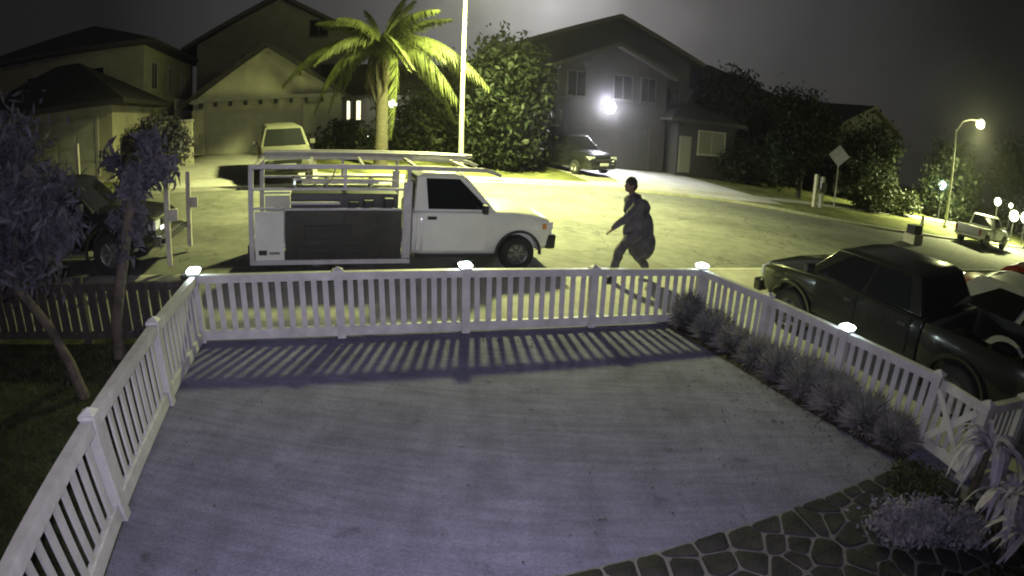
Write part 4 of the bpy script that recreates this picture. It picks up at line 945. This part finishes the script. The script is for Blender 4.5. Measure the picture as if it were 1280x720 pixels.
def frilly(label, u, v, seed, rad):
    r = random.Random(seed); t = thing('frilly_plant', label, 'plant', S(u, v, TY(u, v)+.02), (0, 0, 0)); mb = MB()
    leaves(mb, (0, 0, rad*.35), (rad, rad*.8, rad*.5), 2600, .05, r, .45, .5, clumps=26)
    for k in range(60):
        a = r.uniform(0, 6.28); e_ = Vector((math.cos(a)*rad*r.uniform(.5, 1), math.sin(a)*rad*.8*r.uniform(.5, 1), rad*r.uniform(.3, .8)))
        mb.tube([(0, 0, 0), e_*.5+Vector((0, 0, .05)), e_], [.006, .005, .002], 4, False)
    nbuild(mb, 'foliage', leaf_pale2, t); MB().tube([(0, 0, -.05), (0, 0, .1)], .025, 6).build('stem', bark, t); return t
leaf_pale2 = leafmat('leaf_silver', (.20, .19, .24), .2, .3)
frilly('silvery frilly plant spreading over the flagstones', 5.95, -5.15, 21, .36); frilly('smaller silvery frilly plant at the bottom right beside the strap leaves', 6.35, -5.5, 22, .30)
tree('small dark ground shrub between the flagstones and the gate', 6.7, -4.75, TY(6.7, -4.75), .05, [((0, 0, .10), (.34, .28, .13))], leaf_dark, 1500, .05, 23, name='shrub', cat='shrub', tr=.012)

# left garden: dark tree with purple-grey foliage, thin trunked plant, lawn tufts
r = random.Random(31)
lt = thing('tree', 'dark leaning tree with purple-grey leaves at the left edge', 'tree', S(-1.12, -1.5, TY(-1.12, -1.5)), (0, 0, ANG))
MB().tube([(0, 0, -.08), (-.14, .1, .35), (-.36, .18, .75), (-.70, .2, 1.2), (-1.05, .25, 1.45), (-1.4, .3, 1.8)], [.075, .065, .06, .055, .05, .03], 9).build('trunk', bark, lt, smooth=True)
MB().tube([(-.70, .2, 1.2), (-.72, .35, 1.65), (-.62, .4, 2.1)], [.045, .035, .02], 7).build('branch', bark, lt, smooth=True)
lm = MB()
for c, rad, n in (((-.95, .4, 2.35), (0.73, 0.59, 0.65), 3900), ((-.5, .5, 1.95), (0.53, 0.53, 0.5), 2250), ((-1.35, .4, 1.9), (0.65, 0.59, 0.59), 2850), ((-1.6, .3, 1.45), (0.47, 0.47, 0.41), 1350), ((-.75, .5, 1.5), (0.53, 0.47, 0.41), 1500)):
    leaves(lm, c, rad, int(n*.8), .16, r, .2, .24, clumps=26, droop=.9)
nbuild(lm, 'crown', leaf_purple, lt)
dr_ = thing('tree', 'thin straight dark trunk with a tuft of leaves behind the left fence', 'tree', S(-1.05, -.45, TY(-1.05, -.45)), (0, 0, ANG))
MB().tube([(0, 0, -.08), (.08, 0, .5), (.25, .02, 1.1), (.42, .02, 1.7), (.55, .0, 2.15)], [.085, .08, .075, .07, .06], 9).build('trunk', bark, dr_, smooth=True)
lm = MB(); leaves(lm, (.60, 0, 2.25), (.34, .34, .34), 700, .17, r, .4, .3, clumps=14, droop=.5); leaves(lm, (.40, 0, 1.55), (.20, .2, .35), 350, .14, r, .4, .3, clumps=8, droop=.6)
for k in range(26):
    a = k*2.4; q = strap_leaf(.5, .02, r.uniform(.4, 1.1), r.uniform(.6, 1.1), r); ca, sa = math.cos(a), math.sin(a)
    lm.add([(.57+x*ca-y*sa, x*sa+y*ca, 2.2+z) for x, y, z in q.v], q.f)
nbuild(lm, 'crown', leaf_purple, dr_)
tree('small dark shrub at the foot of the left fence corner', -.45, -.35, TY(-.45, -.35), .1, [((0, 0, .25), (.22, .3, .28))], leaf_purple, 900, .07, 33, name='shrub', cat='shrub', tr=.015)
tree('large shadowed bush behind the dark wooden fence at the left edge', -3.6, .9, G(-3.6, .9), .4, [((0, 0, 1.1), (.8, .5, .9)), ((-.9, 0, 1.3), (.9, .5, 1.0))], leaf_purple, 4500, .12, 34, name='bush', cat='bush', tr=.04)
mb = MB()
for i in range(16000):
    u = -.22-abs(r.gauss(0, 1.3)); v = r.uniform(-6.2, -.1); p = S(u, v, TY(u, v)-.01); h = r.uniform(.03, .085); a = r.uniform(0, 6.28); dx, dy = math.cos(a)*.006, math.sin(a)*.006; lx, ly = r.gauss(0, .025), r.gauss(0, .025)
    mb.add([(p.x-dx, p.y-dy, p.z), (p.x+dx, p.y+dy, p.z), (p.x+lx, p.y+ly, p.z+h)], ((0, 1, 2),))
o = nbuild(mb, 'grass', leafmat('grass_blade', (.05, .065, .03), .2), None); tag(o, 'short dark grass left of the white side fence', 'grass', kind='stuff')

mb = MB()
for i in range(420):
    if r.random() < .45: u, v = 6.9-abs(r.gauss(0, .5)), r.uniform(-4.3, -.2)
    elif r.random() < .5: u, v = r.uniform(.1, 7), -.12-abs(r.gauss(0, .25))
    else: u, v = r.uniform(.1, 6.8), r.uniform(-5.5, -.2)
    p = S(u, v, TY(u, v)+.006); a = r.uniform(0, 6.28); l_, w_ = r.uniform(.012, .035), r.uniform(.006, .014); ca, sa = math.cos(a), math.sin(a)
    mb.add([p+Vector((ca*x-sa*y, sa*x+ca*y, z)) for x, y, z in ((-l_, 0, 0), (0, -w_, .006), (l_, 0, .003), (0, w_, .008))], ((0, 1, 2, 3),))
o = nbuild(mb, 'leaf_litter', mat('dry_leaf', (.07, .055, .045), .9, var=.4, scale=20), None); tag(o, 'fallen dry leaves and bits scattered over the yard', 'leaf litter', kind='stuff')

# ------------------------------------------------------------------ person walking left on the sidewalk, and the sack carried
skin = mat('skin', (.16, .10, .075), .6, var=.08, scale=8); cloth_d = mat('dark_shirt', (.10, .09, .115), .9, var=.25, scale=7, bump=.5, bscale=30); cloth_t = mat('dark_trousers', (.09, .082, .10), .9, var=.25, scale=7, bump=.5, bscale=30); hair_m = mat('dark_hair', (.015, .012, .012), .7, var=.2, scale=30)
PU, PV = 6.98, 1.9
pm_ = Matrix.Translation(S(PU, PV, G(PU, PV)+.005)) @ Matrix.Rotation(ANG, 4, 'Z')
J = dict(hip=(.12, 0, .98), chest=(.10, 0, 1.38), neck=(.04, 0, 1.60), head=(-.01, 0, 1.75))
kL, aL, kR, aR = (-.20, -.08, .56), (-.30, -.08, .10), (.20, .10, .54), (.50, .10, .16)       # knees, ankles
b = MB()
b.capsule((.12, 0, .98), (.11, 0, 1.15), .155, .145, 14); b.capsule((.11, 0, 1.15), (.09, 0, 1.42), .145, .165, 14)
b.capsule((.08, -.16, 1.48), (.08, .16, 1.48), .075, .075); b.capsule((.07, 0, 1.5), (.02, 0, 1.66), .07, .06)
b.ball((-.01, 0, 1.775), (.105, .08, .13), 16, 12); b.ball((-.05, 0, 1.70), (.07, .06, .06)); b.capsule((-.105, 0, 1.775), (-.128, 0, 1.745), .014, .017, 8)
for s in (-1, 1): b.ball((.005, s*.082, 1.765), (.025, .012, .036), 8, 6)
hands = []
for sh, el, wr, s in (((.06, -.20, 1.47), (-.22, -.26, 1.20), (-.45, -.24, 1.02), -1), ((.10, .20, 1.47), (.30, .25, 1.24), (.36, .06, 1.10), 1)):
    b.capsule(sh, el, .06, .045); b.capsule(el, wr, .045, .03)
    d_ = (Vector(wr)-Vector(el)).normalized(); palm = Vector(wr)+d_*.06; sidev = Vector((0, 1, 0)); nrm = d_.cross(sidev).normalized(); sidev = nrm.cross(d_).normalized()
    b.capsule(Vector(wr)+sidev*.012, palm+sidev*.02+d_*.02, .024, .020, 8); b.capsule(Vector(wr)-sidev*.012, palm-sidev*.02+d_*.02, .024, .020, 8)
    for k, (o_, l_) in enumerate(((-.033, .060), (-.011, .072), (.011, .068), (.033, .052))):
        p0 = palm+sidev*o_+d_*.025; p1 = p0+d_*l_*.55-nrm*.006*s*0; p2 = p1+d_*l_*.38+Vector((0, 0, -.016)); b.capsule(p0, p1, .0105, .0095, 6); b.capsule(p1, p2, .0095, .008, 6)
    th0 = Vector(wr)+d_*.02+sidev*.026; th1 = th0+sidev*.030+d_*.03; b.capsule(th0, th1, .013, .011, 6); b.capsule(th1, th1+d_*.032, .011, .009, 6)
for hp_, k_, a_ in (((.10, -.09, .96), kL, aL), ((.14, .09, .96), kR, aR)):
    b.capsule(hp_, k_, .095, .062, 12); b.capsule(k_, a_, .06, .038, 12)
    b.capsule(a_, (a_[0]-.16, a_[1], a_[2]-.055), .04, .035)
bmesh_me = evaluated(b, [('REMESH', dict(mode='VOXEL', voxel_size=.0095)), ('SMOOTH', dict(factor=.5, iterations=3))], 'person', skin)
pe = link('person', bmesh_me); pe.matrix_world = pm_
tag(pe, 'person in dark clothes striding left behind the front fence, one arm swung forward', 'person')
fold = bpy.data.textures.new('fold', 'CLOUDS'); fold.noise_scale = .16; fold.noise_depth = 2
def garment(mb, name, m, vox=.014, disp=.05):
    me = evaluated(mb, [('REMESH', dict(mode='VOXEL', voxel_size=vox)), ('SMOOTH', dict(factor=.5, iterations=4))]+([('DISPLACE', dict(texture=fold, strength=disp, mid_level=.5))] if disp else []), name, m); o = link(name, me, pe); return o
g1 = MB(); g1.capsule((.12, 0, .90), (.11, 0, 1.15), .20, .175, 14); g1.capsule((.11, 0, 1.15), (.09, 0, 1.44), .175, .185, 14); g1.capsule((.08, -.17, 1.47), (.08, .17, 1.47), .105, .105); g1.capsule((.06, -.20, 1.47), (-.22, -.26, 1.20), .09, .072); g1.capsule((-.22, -.26, 1.20), (-.43, -.24, 1.035), .072, .052); g1.capsule((.10, .20, 1.47), (.30, .25, 1.24), .09, .075); g1.capsule((.30, .25, 1.24), (.35, .08, 1.115), .07, .055); g1.ball((.13, 0, .84), (.21, .19, .10), 14, 8)
garment(g1, 'shirt', cloth_d)
g2 = MB(); g2.capsule((.12, 0, .95), (.12, 0, .92), .175, .18, 14)
for hp_, k_, a_ in (((.10, -.09, .92), kL, aL), ((.14, .09, .92), kR, aR)):
    g2.capsule(hp_, k_, .125, .095, 12); g2.capsule(k_, (a_[0], a_[1], a_[2]+.06), .095, .08, 12)
garment(g2, 'trousers', cloth_t)
h_ = MB(); h_.ball((.012, 0, 1.805), (.118, .094, .118), 16, 10); h_.ball((.05, 0, 1.76), (.085, .09, .11), 14, 8); garment(h_, 'hair', hair_m, .010, .02)
for a_ in (aL, aR):
    s_ = MB(); s_.capsule((a_[0]+.02, a_[1], a_[2]-.03), (a_[0]-.15, a_[1], a_[2]-.065), .058, .05, 10); s_.ball((a_[0]-.06, a_[1], a_[2]-.085), (.15, .055, .025)); garment(s_, 'shoe', blackpl, .010, 0)
for s in (-1, 1): MB().ball((-.088, s*.035, 1.79), (.012, .014, .010), 8, 6).build('eye', mat('eye', (.3, .3, .3), .2, var=.02), pe, smooth=True)
sk = MB(); sk.ball((.40, .10, .84), (.21, .20, .44), 18, 14); sk.ball((.43, .10, .66), (.24, .22, .32), 16, 12); sk.capsule((.36, .06, 1.16), (.40, .09, 1.34), .07, .10); sk.ball((.34, .10, 1.40), (.12, .12, .11)); sk.ball((.28, .02, 1.15), (.14, .16, .18))
me = evaluated(sk, [('REMESH', dict(mode='VOXEL', voxel_size=.016)), ('SMOOTH', dict(factor=.5, iterations=5)), ('DISPLACE', dict(texture=fold, strength=.045, mid_level=.5))], 'sack', mat('sack_cloth', (.085, .078, .098), .9, var=.3, scale=6, bump=.7, bscale=18))
so_ = link('sack', me); so_.matrix_world = pm_; tag(so_, 'large dark sack held at the back of the walking person', 'bag')
bpy.context.view_layer.update()

# ------------------------------------------------------------------ thin haze volume added to give the lamps a halo
hz = MB().box(-140, 140, -20, 170, -12, 13); 
hm = bpy.data.materials.new('haze'); hm.use_nodes = True; hn = hm.node_tree.nodes; hn.remove(hn['Principled BSDF'])
pv_ = hn.new('ShaderNodeVolumePrincipled'); pv_.inputs['Density'].default_value = .0008; pv_.inputs['Color'].default_value = (.9, .9, .9, 1); pv_.inputs['Anisotropy'].default_value = .88
hm.node_tree.links.new(pv_.outputs[0], hn['Material Output'].inputs['Volume'])
ho = hz.build('haze', hm); ho['kind'] = 'stuff'; ho['label'] = 'thin haze added for a halo around the lamps'; ho['category'] = 'haze'
